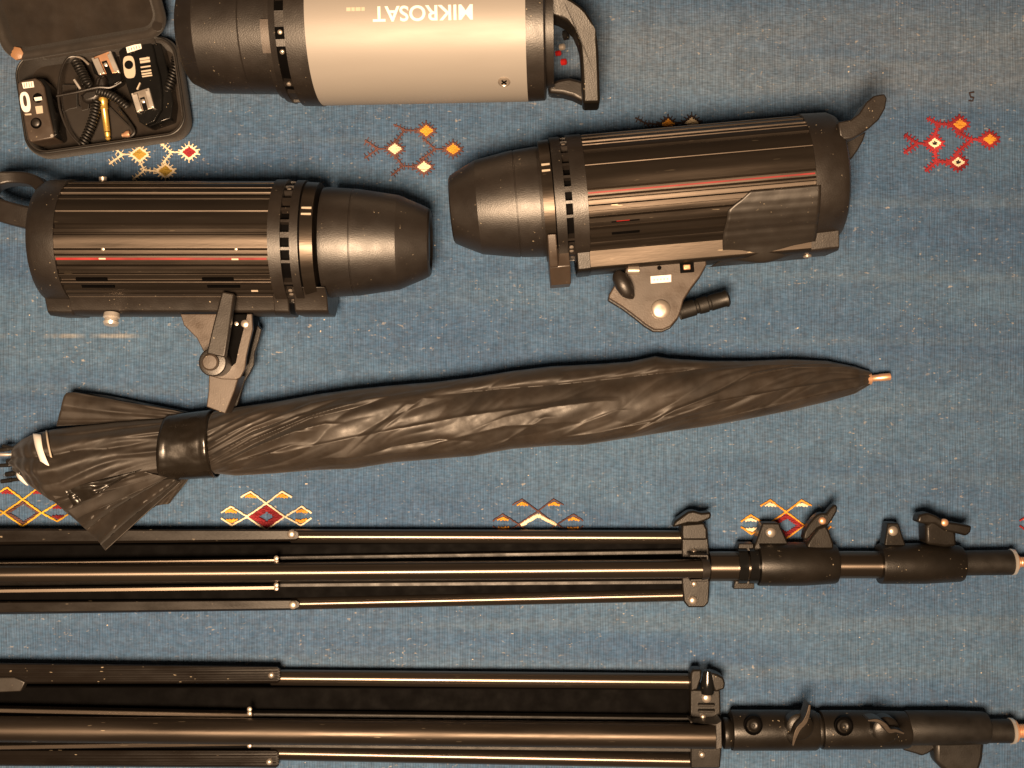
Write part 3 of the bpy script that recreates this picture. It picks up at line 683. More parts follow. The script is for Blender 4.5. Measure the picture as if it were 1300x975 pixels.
# open end (left of the strap)
topL = [(18, 567), (30, 557), (42, 551), (68, 545), (100, 541), (150, 536), (213, 531), (274, 524)]
botL = [(18, 598), (30, 606), (42, 618), (68, 636), (90, 638), (120, 628), (160, 614), (213, 606), (274, 602)]
nx, nf = 170, 160; vv = []; ff = []
for i in range(nx + 1):
    x = 18 + (274 - 18) * i / nx; yt = interp(topL, x); yb = interp(botL, x); cy = (yt + yb) / 2; hw = (yb - yt) / 2
    zc = .002 + min(.030, hw * S0 * .85 + .006); 
    for j in range(nf):
        ph = 2 * math.pi * j / nf; cyy = math.cos(ph); s = math.sin(ph)
        rz = min(.029, hw * S0 * .85)
        f_ = min(1, (213 - x) / 60) if x < 213 else 0
        nn = (abs(noise.noise((x * .008, ph * 1.8 + x * .006, 3))) * .012 + abs(noise.noise((x * .014, ph * 3 + x * .02, 13))) * .0014 - .0035) * f_ * min(1, abs(s) * 1.6)
        if x < 62: nn += .0008 * math.sin((x + cyy * 12) * .45) * min(1, abs(s) * 1.5)
        # fan pleats that gather into the strap
        g = math.sin((ph * 9 + noise.noise((ph * 3, 0, 0)) * 4)) * .0022 * math.exp(-((x - 205) / 45) ** 2) * abs(s)
        p = fU(x, cy, zc); rw = hw * S0 * (H - zc) / H
        vv.append((p.x, p.y + cyy * rw, max(.0006, zc + s * (rz + nn + g) - .0005)))
for i in range(nx):
    for j in range(nf):
        k = (j + 1) % nf; ff.append((i * nf + j, (i + 1) * nf + j, (i + 1) * nf + k, i * nf + k))
ff.append(tuple(range(nf))); ff.append(tuple(nx * nf + j for j in range(nf - 1, -1, -1)))
me = bpy.data.meshes.new('canopy_skirt'); me.from_pydata(vv, [], ff); me.update()
bm = bmesh.new(); bm.from_mesh(me); bmesh.ops.recalc_face_normals(bm, faces=bm.faces); bm.to_mesh(me); bm.free()
link('canopy_skirt', me, M['fabric'], U, 80)
def surf_z(x, cyn):
    """height of the skirt top surface"""
    yt = interp(topL, x); yb = interp(botL, x); hw = (yb - yt) / 2; zc = .002 + min(.030, hw * S0 * .85 + .006); rz = min(.029, hw * S0 * .85)
    return zc + rz * math.sqrt(max(0, 1 - cyn * cyn))
# strap
vv = []; ff = []; nx, nf = 16, 96
for i in range(nx + 1):
    t = i / nx; x = 211 + 62 * t
    for j in range(nf):
        ph = 2 * math.pi * j / nf; cyy = math.cos(ph); s = math.sin(ph)
        xx = x - 4 * cyy * (1 - t) * 0 + 3 * (1 - abs(cyy)) * (t - .5) * 0
        yt = interp(topL, xx) - 1; yb = interp(botL, xx) + 1; cy = (yt + yb) / 2; hw = (yb - yt) / 2
        zc = .002 + min(.030, hw * S0 * .85 + .006); p = fU(xx, cy, zc); rw = hw * S0 * (H - zc) / H
        wob = .0016 * abs(noise.noise((t * 2.5 + ph, ph * 2.5, 4))) + (.0012 if i in (1, nx - 1) else 0)
        vv.append((p.x + .002 * cyy * (1 - 2 * t), p.y + cyy * (rw + .0012), max(.0004, zc + s * (min(.030, hw * S0 * .85) + .0022 + wob))))
for i in range(nx):
    for j in range(nf):
        k = (j + 1) % nf; ff.append((i * nf + j, (i + 1) * nf + j, (i + 1) * nf + k, i * nf + k))
me = bpy.data.meshes.new('closure_strap'); me.from_pydata(vv, [], ff); me.update()
st = link('closure_strap', me, M['vinyl'], U, 60); s_ = st.modifiers.new('t', 'SOLIDIFY'); s_.thickness = .0012
# loose flaps
def flap(name, start, end, z0, z1, pleats, amp, nz_seed, m='fabric', n1=50, n2=60, sharp=1.0):
    s_ = smoothpath([(x, y, 0) for x, y in start], 10); e_ = smoothpath([(x, y, 0) for x, y in end], 10)
    vv = []; ff = []
    for i in range(n1 + 1):
        t = i / n1
        for j in range(n2 + 1):
            v = j / n2
            a = s_[min(int(v * (len(s_) - 1)), len(s_) - 1)]; b = e_[min(int(v * (len(e_) - 1)), len(e_) - 1)]
            fa = v * (len(s_) - 1) - int(v * (len(s_) - 1)); ia = min(int(v * (len(s_) - 1)) + 1, len(s_) - 1); a = a * (1 - fa) + s_[ia] * fa
            fb = v * (len(e_) - 1) - int(v * (len(e_) - 1)); ib = min(int(v * (len(e_) - 1)) + 1, len(e_) - 1); b = b * (1 - fb) + e_[ib] * fb
            x = a.x + (b.x - a.x) * t; y = a.y + (b.y - a.y) * t
            w_ = (v * pleats + .35 * noise.noise((v * 3, t, nz_seed))) % 1
            tri = (w_ / .78 if w_ < .78 else (1 - w_) / .22)
            z = z0 + (z1 - z0) * t + amp * (tri - .5) * (.35 + .65 * t) + .0012 * noise.noise((v * 5, t * 4, nz_seed + 3))
            p = fU(x, y, z); vv.append((p.x, p.y, p.z))
    for i in range(n1):
        for j in range(n2):
            q = i * (n2 + 1) + j; ff.append((q, q + 1, q + n2 + 2, q + n2 + 1))
    me = bpy.data.meshes.new(name); me.from_pydata(vv, [], ff); me.update()
    o_ = link(name, me, M[m], U, 70); s2 = o_.modifiers.new('t', 'SOLIDIFY'); s2.thickness = .0009; return o_
flap('canopy_flap', [(235, 524), (228, 528), (214, 534)], [(96, 499), (83, 501), (77, 520), (72, 541)], .030, .028, 1.3, .007, 1)
flap('canopy_flap', [(240, 524), (236, 526), (230, 529)], [(190, 514), (140, 504), (108, 500), (90, 500)], .022, .014, 1.2, .008, 5)
flap('canopy_flap', [(190, 603), (205, 604), (216, 606), (230, 612)], [(62, 632), (90, 655), (120, 682), (134, 699)], .040, .044, 3.6, .016, 2)
flap('canopy_flap', [(170, 592), (190, 600), (213, 606)], [(58, 618), (66, 630), (76, 640), (98, 660)], .050, .046, 1.4, .007, 4)
flap('canopy_flap', [(240, 606), (234, 606), (222, 604)], [(214, 640), (200, 642), (180, 650)], .024, .014, 1.4, .004, 6)
# glossy vinyl pocket and reflective strips
flap('vinyl_pocket', [(82, 622), (100, 616), (140, 607), (180, 596)], [(94, 642), (112, 633), (128, 625), (135, 618)], .054, .052, 1.2, .005, 9, 'vinyl')
def strip(name, pa, pb, m, z_off=.0015):
    vv = []; n = 14; A_ = smoothpath([(x, y, 0) for x, y in pa], n); B_ = smoothpath([(x, y, 0) for x, y in pb], n)
    for i in range(len(A_)):
        for q in (A_[i], (A_[i] * .5 + B_[min(i, len(B_) - 1)] * .5), B_[min(i, len(B_) - 1)]):
            yt = interp(topL, q.x); yb = interp(botL, q.x); cyn = ((yt + yb) / 2 - q.y) / ((yb - yt) / 2)
            vv.append(fU(q.x, q.y, surf_z(q.x, max(-1, min(1, cyn))) + z_off))
    ff = []
    for i in range(len(A_) - 1):
        for k in range(2): ff.append((i * 3 + k, i * 3 + k + 1, i * 3 + k + 4, i * 3 + k + 3))
    me = bpy.data.meshes.new(name); me.from_pydata([tuple(p) for p in vv], [], ff); me.update()
    o_ = link(name, me, m, U, 60); s2 = o_.modifiers.new('t', 'SOLIDIFY'); s2.thickness = .0012; s2.offset = 0
strip('reflective_strip', [(42, 550), (45, 566), (51, 584), (59, 604)], [(52, 552), (54, 568), (59, 583), (66, 598)], M['white'], .0035)
strip('reflective_strip', [(58, 547), (60, 562), (64, 580)], [(60, 546), (62, 562), (66, 581)], M['cream'], .003)
strip('reflective_strip', [(20, 600), (24, 608), (34, 616)], [(25, 600), (29, 607), (36, 616)], M['white'], .004)
for (x0, y0, x1, y1, r, m_) in ((24, 568, -6, 572, .0024, 'rubber'), (24, 577, -8, 577, .0018, 'chrome'), (24, 572, 4, 566, .0022, 'rubber'), (24, 585, 10, 586, .0032, 'rubber'), (24, 590, -4, 591, .0020, 'rubber'), (24, 600, 8, 602, .0026, 'rubber'), (24, 608, 2, 611, .0024, 'rubber')):
    mb = MB(); a = fU(x0, y0, .022); b_ = fU(x1, y1, .018); d_ = b_ - a; mb.lathe([(0, r * .8), (d_.length * .4, r * .8), (d_.length * .42, r), (d_.length, r * .9), (d_.length, 0)], a, d_, 12); mb.build('rib_tip', M[m_], U)

# ------------------------------------------------------------------ light stands
def tubeobj(f, root, name, m, p0, p1, rpx, z, n=28, m_=None, ribs=None):
    a = f(*p0, z); b_ = f(*p1, z); d_ = b_ - a; mb = MB(); r = rpx * S0
    prof = [(0, r)] + [(d_.length, r)]
    mb.lathe(prof, a, d_, n); return mb.build(name, m, root)
def channel(f, root, x0, x1, y0a, y0b, y1a, y1b, z0, z1, m, grooves=0):
    """flat channel leg section: photo y edges at the left (y0a,y0b) and right (y1a,y1b)"""
    n = 9 if grooves else 3; rings = []
    for x, a, b in ((x0, y0a, y0b), (x1 - 4, y1a, y1b), (x1, y1a + 3, y1b - 3)):
        ring = [f(x, a, z0), f(x, a, z1 - .002)]
        m_ = grooves * 2 + 1 if grooves else 1
        if grooves:
            for k in range(m_ + 1):
                t = .08 + .84 * k / m_; yy = a + (b - a) * t; dz = .0008 if k % 2 else 0
                ring.append(f(x, yy, z1 - dz))
        else:
            ring += [f(x, a + (b - a) * .1, z1), f(x, a + (b - a) * .84, z1)]
        ring += [f(x, b, z1 - .0035), f(x, b, z0)]
        rings.append(ring)
    mb = MB(); mb.loft(rings); return mb.build('leg_channel', m, root, 25, .0003)
def rivet(f, root, x, y, z, r=.004, m='steel', name='rivet'):
    mb = MB(); mb.lathe([(-.002, r), (.0008, r), (.0018, r * .8), (.0024, r * .4), (.0025, 0)], f(x, y, z), (0, 0, 1), 24); return mb.build(name, M[m], root)
def spigot(f, root, x0, y, x1, r, z):
    a = f(x0, y, z); mb = MB(); k = S0; pr = [(0, r * 1.0), (.0, r * 1.25), (.003, r * 1.25), (.0035, r * .7)]
    L_ = (x1 - x0) * S0; q = .004
    while q < L_: pr += [(q, r * .7), (q + .0008, r * .78), (q + .0016, r * .7)]; q += .002
    mb.lathe(pr, a, (1, 0, 0), 24); return mb.build('spigot', M['copper'], root)
s0 = P(620, 722, 0)
S1 = thing('light_stand', 'upper folded black light stand with plain leg channels and shiny rivets', 'light stand', (s0.x, s0.y, 0), group='folded light stands')
f1 = Fr(S1)
zt = .014
channel(f1, S1, -60, 379, 671, 692, 672.5, 687, .003, .024, M['chan'])
channel(f1, S1, -60, 380, 764, 781, 761, 774.5, .003, .024, M['chan'])
tubeobj(f1, S1, 'leg_tube', M['tube'], (370, 680.5), (868, 682), 8.6, zt)
tubeobj(f1, S1, 'leg_tube', M['tube'], (370, 766), (868, 755), 8.2, zt)
tubeobj(f1, S1, 'column_tube', M['rubber'], (-60, 730), (905, 719), 15, .016)
tubeobj(f1, S1, 'leg_tube', M['tube'], (-60, 729), (892, 722), 11.5, .040)
# long struts and their rivets
for (x0, y0, x1, y1, z) in ((-60, 716, 352, 711, .030), (-60, 750, 354, 745, .030), (340, 708, 866, 700, .018), (345, 742, 866, 738, .018)):
    mb = MB(); mb.band([f1(x0, y0, z), f1(x1, y1, z)], .0042, .010); mb.build('brace_strut', M['tube' if x0 < 0 else 'rubber'], S1, 40, .0008)
rivet(f1, S1, 370, 678, .0245, .0040); rivet(f1, S1, 372, 768, .0245, .0040)
for x, y in ((351, 711), (351, 745)):
    for dy in (-2.5, 2.0):
        mb = MB(); mb.lathe([(-.001, .0022), (.0012, .0022), (.0018, .0012)], f1(x, y + dy, .036), (0, .2, 1), 16); mb.build('strut_pin', M['steel'], S1)
for (x0, y0, x1, y1, wd) in ((-60, 703, 868, 699, .019), (-60, 755, 868, 743, .018)):  # added black strips, standing in for deep shade between the legs
    mb = MB(); mb.band([f1(x0, y0, .010), f1(x1, y1, .010)], wd, .012); mb.build('gap_shade_strip', M['dark'], S1, 40, .0015)
# spreader bracket
pl = cr((840, 630), 5.909, [(150, 235), (345, 235), (352, 330), (360, 430), (362, 660), (355, 800), (320, 835), (200, 835), (165, 790), (150, 650), (150, 430)])
fpoly(f1, S1, 'spreader_bracket', M['standp'], pl, .004, .024, .0015)
fpoly(f1, S1, 'bracket_cheek', M['standp'], cr((840, 630), 5.909, [(210, 438), (345, 438), (352, 450), (352, 636), (340, 640), (215, 640), (215, 622), (338, 620), (338, 458), (210, 456)]), .024, .044, .0006)
mb = MB(); mb.lathe([(0, .0115 * .97), (.007, .0098), (.0075, 0)], f1(890, 722, .040), (1, 0, 0), 24); mb.build('leg_end_plug', M['plastic2'], S1)
rivet(f1, S1, 879.5, 762, .0245, .0042)
rivet(f1, S1, 881, 700.5, .0245, .003); rivet(f1, S1, 881, 741, .0245, .003)
fpoly(f1, S1, 'wing_knob', M['standp'], cr((840, 630), 5.909, [(85, 235), (95, 190), (150, 150), (200, 115), (240, 108), (300, 125), (372, 118), (374, 165), (320, 190), (270, 205), (200, 205), (130, 225)]), .018, .034, .002)
fpoly(f1, S1, 'knob_hub', M['standp'], cr((840, 630), 5.909, [(150, 210), (320, 195), (345, 250), (345, 330), (150, 330)]), .008, .030, .002)
# extending column
tubeobj(f1, S1, 'column_tube', M['tube'], (900, 719), (965, 719), 18.5, .018)
for x in (935, 949):
    mb = MB(); a = f1(x, 717, .018); mb.lathe([(0, .0150), (0, .0180), (.0085, .0180), (.0085, .0150)], a, (1, 0, 0), 32); mb.build('clip_ring', M['gloss'], S1)
fpoly(f1, S1, 'clip_tab', M['standp'], [(933, 737), (958, 737), (958, 748), (931, 748)], .010, .020, .001)
fpoly(f1, S1, 'clip_tab', M['standp'], [(938, 690), (957, 690), (957, 700), (937, 700)], .010, .024, .001)
def collar(f, root, x0, x1, y, r, z, m='standp', taper=.9):
    a = f(x0, y, z); L_ = (f(x1, y, z) - a).length; r *= S0
    mb = MB(); mb.lathe([(0, r * .90), (0, r * .98), (.0015, r), (L_ * .55, r), (L_ - .002, r * taper), (L_, r * taper * .95), (L_, r * .7)], a, (1, 0, 0), 48); return mb.build('collar', M[m], root)
collar(f1, S1, 962, 1061, 716, 27, .022)
tubeobj(f1, S1, 'column_tube', M['tube'], (1060, 717), (1120, 717), 17, .020)
collar(f1, S1, 1116, 1220, 715.5, 25, .021)
tubeobj(f1, S1, 'column_tube', M['rubber'], (1218, 715), (1283, 714), 15.5, .020)
mb = MB(); mb.lathe([(0, .0118), (.0005, .0126), (.003, .0124), (.0034, .010), (.0034, 0)], f1(1283, 713.5, .020), (1, 0, 0), 32); mb.build('end_ring', M['chrome'], S1)
spigot(f1, S1, 1287, 713.5, 1330, .0065, .020)
for x0, x1, y0, tx in ((957, 1001, 690, (968, 989)), (1121, 1150, 692, (1127, 1141))):
    fpoly(f1, S1, 'ear_plate', M['standp'], [(x0 + 2, y0), (tx[0], 664), (tx[1], 664), (x1, y0), (x1, y0 + 8), (x0, y0 + 8)], .010, .026, .0015)
rivet(f1, S1, 978.5, 676, .026, .0046, 'steel'); rivet(f1, S1, 1133.5, 674, .026, .0046, 'steel')
fpoly(f1, S1, 'wing_knob', M['standp'], cr((930, 620), 9.286, [(832, 600), (850, 510), (900, 420), (960, 345), (1010, 305), (1060, 290), (1110, 300), (1150, 240), (1200, 190), (1242, 205), (1235, 275), (1180, 370), (1130, 440), (1060, 450), (1000, 480), (930, 560), (880, 612)]), .028, .040, .002)
fpoly(f1, S1, 'knob_hub', M['standp'], cr((930, 620), 9.286, [(880, 660), (940, 560), (1010, 470), (1100, 430), (1150, 520), (1195, 650), (1195, 720), (880, 720)]), .012, .032, .002)
rivet(f1, S1, 1044, 661, .040, .0035, 'copper')
fpoly(f1, S1, 'wing_knob', M['standp'], cr((1060, 630), 5.417, [(565, 180), (580, 128), (640, 112), (700, 135), (760, 175), (840, 185), (945, 205), (935, 250), (905, 275), (830, 255), (760, 240), (690, 190), (620, 190)]), .022, .038, .002)
fpoly(f1, S1, 'knob_hub', M['standp'], cr((1060, 630), 5.417, [(625, 200), (700, 150), (800, 180), (835, 260), (838, 345), (760, 350), (630, 330)]), .012, .034, .0025)
rivet(f1, S1, 1199, 663.5, .037, .0036, 'copper')

s0 = P(620, 930, 0)
S2 = thing('light_stand', 'lower folded black light stand with grooved leg channels and round collar buttons', 'light stand', (s0.x, s0.y, 0), group='folded light stands')
f2 = Fr(S2)
channel(f2, S2, -60, 356, 841, 868, 846, 867.5, .003, .024, M['chan'], 4)
channel(f2, S2, -60, 354, 952, 972, 952, 975, .003, .024, M['chan'], 4)
tubeobj(f2, S2, 'leg_tube', M['tube'], (345, 860), (880, 865), 9.6, .014)
tubeobj(f2, S2, 'leg_tube', M['tube'], (345, 955), (880, 965.5), 9.6, .014)
tubeobj(f2, S2, 'column_tube', M['rubber'], (-60, 922), (905, 926), 19, .018)
tubeobj(f2, S2, 'leg_tube', M['alu'], (-60, 925), (906, 934), 15.5, .043)
for (x0, y0, x1, y1, wd) in ((-60, 886, 878, 889, .026), (-60, 946, 878, 950, .016)):  # shade in the leg gaps, put in as flat black strips
    mb = MB(); mb.band([f2(x0, y0, .010), f2(x1, y1, .010)], wd, .012); mb.build('gap_shade_strip', M['dark'], S2, 40, .0015)
for (x0, y0, x1, y1, z) in ((-60, 899, 322, 907, .032), (-60, 948, 322, 942, .032), (318, 906, 878, 912, .026), (318, 944, 878, 950, .020)):
    mb = MB(); mb.band([f2(x0, y0, z), f2(x1, y1, z)], .0045, .010); mb.build('brace_strut', M['tube' if x0 < 0 else 'rubber'], S2, 40, .0008)
rivet(f2, S2, 344.5, 857, .0245, .0030); rivet(f2, S2, 342, 967, .0245, .0030)
for x, y in ((317, 903), (317, 944)):
    for dy in (-2.8, 2.4):
        mb = MB(); mb.lathe([(-.001, .0022), (.0012, .0022), (.0018, .0012)], f2(x, y + dy, .038), (0, .2, 1), 16); mb.build('strut_pin', M['steel'], S2)
fpoly(f2, S2, 'spreader_bracket', M['standp'], cr((840, 820), 5.909, [(215, 330), (440, 330), (445, 560), (450, 780), (440, 920), (215, 920)]), .004, .026, .0015)
fpoly(f2, S2, 'bracket_cheek', M['plastic2'], cr((840, 820), 5.909, [(215, 560), (250, 585), (410, 585), (450, 560), (455, 770), (405, 780), (405, 600), (380, 598), (215, 580)]), .026, .048, .0008)
for y in (447, 492, 768):
    fpoly(f2, S2, 'bracket_lip', M['standp'], cr((840, 820), 5.909, [(275, y - 8), (400, y - 8), (400, y + 8), (275, y + 8)]), .026, .031, .0006)
for x, y in ((310, 532), (302, 815)): rivet(f2, S2, 840 + x / 5.909, 820 + y / 5.909, .0265, .003)
rivet(f2, S2, 897, 886, .030, .0045, 'steel', 'pivot_bolt')
mb = MB(); mb.lathe([(0, .006), (.006, .007), (.014, .0055), (.022, .0035), (.023, 0)], f2(898, 880, .030), (0, 1, 0.1), 20); mb.build('knob_hub', M['gloss'], S2)
fpoly(f2, S2, 'wing_knob', M['standp'], cr((840, 820), 5.909, [(218, 200), (235, 180), (300, 178), (300, 240), (270, 330), (215, 345)]), .016, .032, .0018)
fpoly(f2, S2, 'wing_knob', M['standp'], cr((840, 820), 5.909, [(368, 200), (420, 215), (465, 238), (478, 280), (474, 325), (400, 350), (380, 300)]), .016, .034, .0018)
collar(f2, S2, 918, 930, 931, 19, .022, 'standp'); collar(f2, S2, 928, 1036, 927, 24.5, .023, 'standp', .99)
collar(f2, S2, 1036, 1043, 927, 21, .023, 'standp'); collar(f2, S2, 1042, 1152, 926.5, 23.5, .023, 'standp', .95)
collar(f2, S2, 1150, 1252, 924, 21, .023, 'rubber', .93); tubeobj(f2, S2, 'column_tube', M['rubber'], (1250, 928), (1283, 928), 14.5, .022)
mb = MB(); mb.lathe([(0, .0112), (.0005, .0122), (.003, .0120), (.0034, .010), (.0034, 0)], f2(1282, 928, .022), (1, 0, 0), 32); mb.build('end_ring', M['chrome'], S2)
spigot(f2, S2, 1285, 928, 1330, .0085, .022)
for x in (956, 1071):
    y = 921 if x < 1000 else 922
    mb = MB(); c = f2(x, y, .0405); mb.lathe([(-.003, .0088), (.0012, .0088), (.0016, .0080), (.0006, .0070), (.0004, .0062)], c, (0, .15, 1), 32); mb.build('button_rim', M['dark'], S2)
    mb = MB(); mb.lathe([(-.001, .0062), (.0012, .0060), (.0022, .0045), (.0014, .0035), (.0014, .0015), (.002, .001), (.002, 0)], c, (0, .15, 1), 32); mb.build('collar_button', M['standp'], S2)
def swing(pts, z0, z1, wd):
    mb = MB(); P_ = smoothpath([f2(x, y, z1) - Vector((0, 0, (z1 - z0) / 2)) for x, y in pts], 8); n = len(P_)
    mb.band(P_, [wd * (.55 + .9 * math.sin(math.pi * i / (n - 1))) for i in range(n)], z1 - z0); return mb.build('wing_knob', M['alu'], S2, 40, .0008)
swing(cr((840, 820), 5.909, [(985, 752), (1000, 690), (1030, 620), (1075, 570), (1100, 510), (1112, 440)]), .044, .062, .0034)
swing(cr((1060, 820), 5.417, [(228, 515), (290, 515), (340, 545), (375, 585), (420, 585), (480, 605)]), .044, .062, .0034)
for x, y in ((1015, 922), (1124, 926)):
    mb = MB(); mb.lathe([(-.010, .0125), (.002, .0125), (.004, .010), (.0045, 0)], f2(x, y, .046), (0, 0, 1), 28); mb.build('knob_hub', M['standp'], S2)
fpoly(f2, S2, 'ear_plate', M['rubber'], cr((1060, 820), 5.417, [(470, 640), (660, 650), (700, 700), (640, 745), (600, 760), (560, 745), (470, 720)]), .006, .020, .002)
fpoly(f2, S2, 'wing_knob', M['rubber'], cr((1060, 820), 5.417, [(690, 640), (1035, 640), (1025, 770), (1000, 860), (900, 900), (760, 870), (690, 800)]), .008, .026, .004)
# tape wound on the top channel, far left
fpoly(f2, S2, 'tape_wrap', M['tape'], [(-20, 860), (18, 860), (32, 866), (26, 878), (-20, 880)], .016, .0265, .001)

# ------------------------------------------------------------------ case and its contents
ZB = .030
kc = P(126, 120, ZB)
CA = thing('zip_case', 'open dark zip case holding flash triggers and coiled cables, lid folded back', 'case', (kc.x, kc.y, 0), (0, 0, R(8.2)))
q = S0 * (H - ZB) / H
def rrect(w_, h_, r, n=8):
    out = []
    for cx, cy, a0 in ((w_ / 2 - r, h_ / 2 - r, 0), (-w_ / 2 + r, h_ / 2 - r, 90), (-w_ / 2 + r, -h_ / 2 + r, 180), (w_ / 2 - r, -h_ / 2 + r, 270)):
        for k in range(n + 1):
            a = R(a0 + 90 * k / n); out.append((cx + r * math.cos(a), cy + r * math.sin(a)))
    return out
CW, CH = 211 * q, 132 * q
def tray(levels, name, m, parent, cap0=True, cap1=True):
    mb = MB(); rings = []
    for ins, z, in levels:
        rings.append([(x, y, z) for x, y in rrect(CW - 2 * ins, CH - 2 * ins, max(.006, .020 - ins * .6))])
    mb.loft(rings); return mb.build(name, m, parent, 50)
shell = tray([(.006, .0005), (.001, .005), (0, .010), (0, .022), (.001, .026), (.0025, .0275), (.0045, .027), (.0055, .024), (.006, .010), (.007, .004), (.03, .0035)], 'case_tray', M['foam'], CA)
mb = MB()
zp = [Vector((x, y, .0272)) for x, y in rrect(CW - .005, CH - .005, .019)]
mb.tube(zp + [zp[0]], .0012, 8); mb.build('zip_tape', M['rubber'], shell)
tray([(.0062, .0045), (.0062, .0046), (.03, .0046)], 'case_lining', M['lining'], CA)
# lid
lid = bpy.data.objects.new('lid', None)
lv = [(.006, -.016), (.001, -.012), (0, -.008), (0, -.002), (.0015, .001), (.004, .002), (.0075, .001), (.009, -.002), (.012, -.008), (.03, -.0085)]
mb = MB(); rings = [[(x, y, z) for x, y in rrect(CW - 2 * i_, CH * 1.0 - 2 * i_, max(.006, .020 - i_ * .6))] for i_, z in lv]; mb.loft(rings)
lid = mb.build('lid', M['foam'], CA, 50)
til = R(22)
lid.rotation_euler = (til, 0, R(1.5)); lid.location = (-.006, CH / 2 + CH / 2 * math.cos(til) - .006, .028 + CH / 2 * math.sin(til) + .002)
mb = MB(); mb.loft([[(x, y, z) for x, y in rrect(CW - 2 * i_, CH - 2 * i_, .014)] for i_, z in ((.011, -.0072), (.0112, -.007), (.03, -.0066))]); ll = mb.build('lid_lining', M['lining'], lid, 50)
# hinge cloth
mb = MB(); rings = []
for k in range(9):
    t = k / 8; rings.append([(x, CH / 2 - .008 + .010 * t, .0262 + .0028 * math.sin(t * math.pi) + .001 * t) for x in [(-CW / 2 + .03) + (CW - .05) * i / 20 for i in range(21)]])
mb.loft(rings, closed=False); hg = mb.build('hinge_cloth', M['foam'], CA, 60); s_ = hg.modifiers.new('t', 'SOLIDIFY'); s_.thickness = .0015
fK = Fr(CA)
mb = MB(); a = fK(22, 68, .033); mb.lathe([(-.002, .0062), (.0015, .0062), (.0025, .004), (.0026, 0)], a, (0, -.1, 1), 7); mb.build('zip_stop', M['orange'], CA, 30)
mb = MB(); a = fK(200, 33, .035); mb.lathe([(-.002, .005), (.001, .005), (.002, .003), (.002, 0)], a, (0, -.1, 1), 10); mb.build('zip_stop', M['lining'], CA, 30)
# inner dividers / pocket
pk = [(82, 108), (128, 122), (150, 128), (165, 165), (150, 174), (92, 176), (80, 150)]
fpoly(fK, CA, 'mesh_pocket', M['foam'], cr((0, 0), 4.642, [(370, 500), (450, 505), (455, 620), (520, 640), (560, 600), (640, 620), (800, 780), (700, 830), (450, 835), (360, 640)]), .0046, .010, .002)
fpoly(fK, CA, 'pocket_tab', M['lining'], cr((0, 0), 4.642, [(368, 498), (448, 498), (450, 630), (405, 640), (370, 660)]), .010, .0135, .0008)
fpoly(fK, CA, 'pocket_tab', M['lining'], cr((0, 0), 4.642, [(466, 560), (520, 590), (516, 640), (478, 650)]), .010, .0135, .0008)
fpoly(fK, CA, 'foam_pad', M['foam'], cr((0, 0), 4.642, [(480, 280), (690, 240), (720, 320), (560, 330), (500, 380)]), .0046, .012, .002)
# left trigger
def at(px, py, z): return P(px, py, z)
TG = 'radio flash triggers in the case'
t0 = at(45, 140, .012)
T1 = thing('flash_trigger', 'greyish flash trigger lying in the left side of the open case', 'flash trigger', (t0.x, t0.y, .004), (0, 0, 0), TG)
fT = Fr(T1)
body = cr((20, 90), 9.75, [(40, 130), (80, 115), (240, 85), (310, 130), (350, 200), (400, 480), (470, 790), (470, 830), (180, 880), (150, 840), (90, 560), (20, 220), (20, 160)])
fpoly(fT, T1, 'housing', M['tan'], body, .0060, .0310, .0012)
fpoly(fT, T1, 'side_wall', M['gloss'], cr((20, 90), 9.75, [(240, 90), (330, 90), (420, 200), (470, 480), (520, 800), (470, 835), (400, 480), (350, 200)]), .0010, .0285, .002)
def flat(f, root, name, m, poly, z, th=.0004): return fpoly(f, root, name, M[m], poly, z - .0008, z + th, 0)
flat(fT, T1, 'printed_logo', 'white', cr((20, 90), 9.75, [(75, 145), (215, 128), (228, 200), (95, 218)]), 0.0312)
for k in range(4):
    flat(fT, T1, 'logo_stroke', 'tan', cr((20, 90), 9.75, [(98 + 30 * k, 150 - 4 * k), (104 + 30 * k, 149 - 4 * k), (112 + 30 * k, 206 - 4 * k), (106 + 30 * k, 207 - 4 * k)]), 0.0314)
def oval(cx, cy, w_, h_, ang=-8, n=20, p=2.6):
    out = []
    for k in range(n):
        a = 2 * math.pi * k / n; x = math.copysign(abs(math.cos(a)) ** (2 / p), math.cos(a)) * w_; y = math.copysign(abs(math.sin(a)) ** (2 / p), math.sin(a)) * h_
        c_, s_ = math.cos(R(ang)), math.sin(R(ang)); out.append((cx + x * c_ - y * s_, cy + x * s_ + y * c_))
    return out
flat(fT, T1, 'button_surround', 'white', oval(32, 129.5, 6.2, 13, -9), 0.0313)
flat(fT, T1, 'test_button', 'tan', oval(31.6, 128, 2.2, 7, -9), 0.0315, .0008)
for (x, y, r, m_) in ((48, 124.5, .0046, 'dark'), (46, 156.5, .0052, 'dark')):
    mb = MB(); mb.lathe([(0, r), (.0006, r), (.0006, 0)], fT(x, y, 0.0312), (0, 0, 1), 24); mb.build('dial_recess', M[m_], T1)
flat(fT, T1, 'slider', 'white', cr((20, 90), 9.75, [(225, 330), (318, 318), (325, 360), (240, 372)]), 0.0322)
mb = MB(); mb.lathe([(0, .0038), (.001, .0038), (.0016, .003), (.0016, 0)], fT(45.8, 155.8, 0.0316), (0, 0, 1), 24); mb.build('dial', M['plastic2'], T1)
flat(fT, T1, 'printed_scale', 'cream', cr((20, 90), 9.75, [(240, 440), (328, 430), (338, 520), (258, 532)]), 0.0313)
flat(fT, T1, 'printed_line', 'cream', cr((20, 90), 9.75, [(110, 532), (190, 525), (195, 545), (118, 550)]), 0.0313)
mb = MB(); mb.lathe([(0, .0016), (.001, .0016), (.001, 0)], fT(66.5, 172.5, 0.0312), (0, 0, 1), 12); mb.build('corner_screw', M['chrome'], T1)
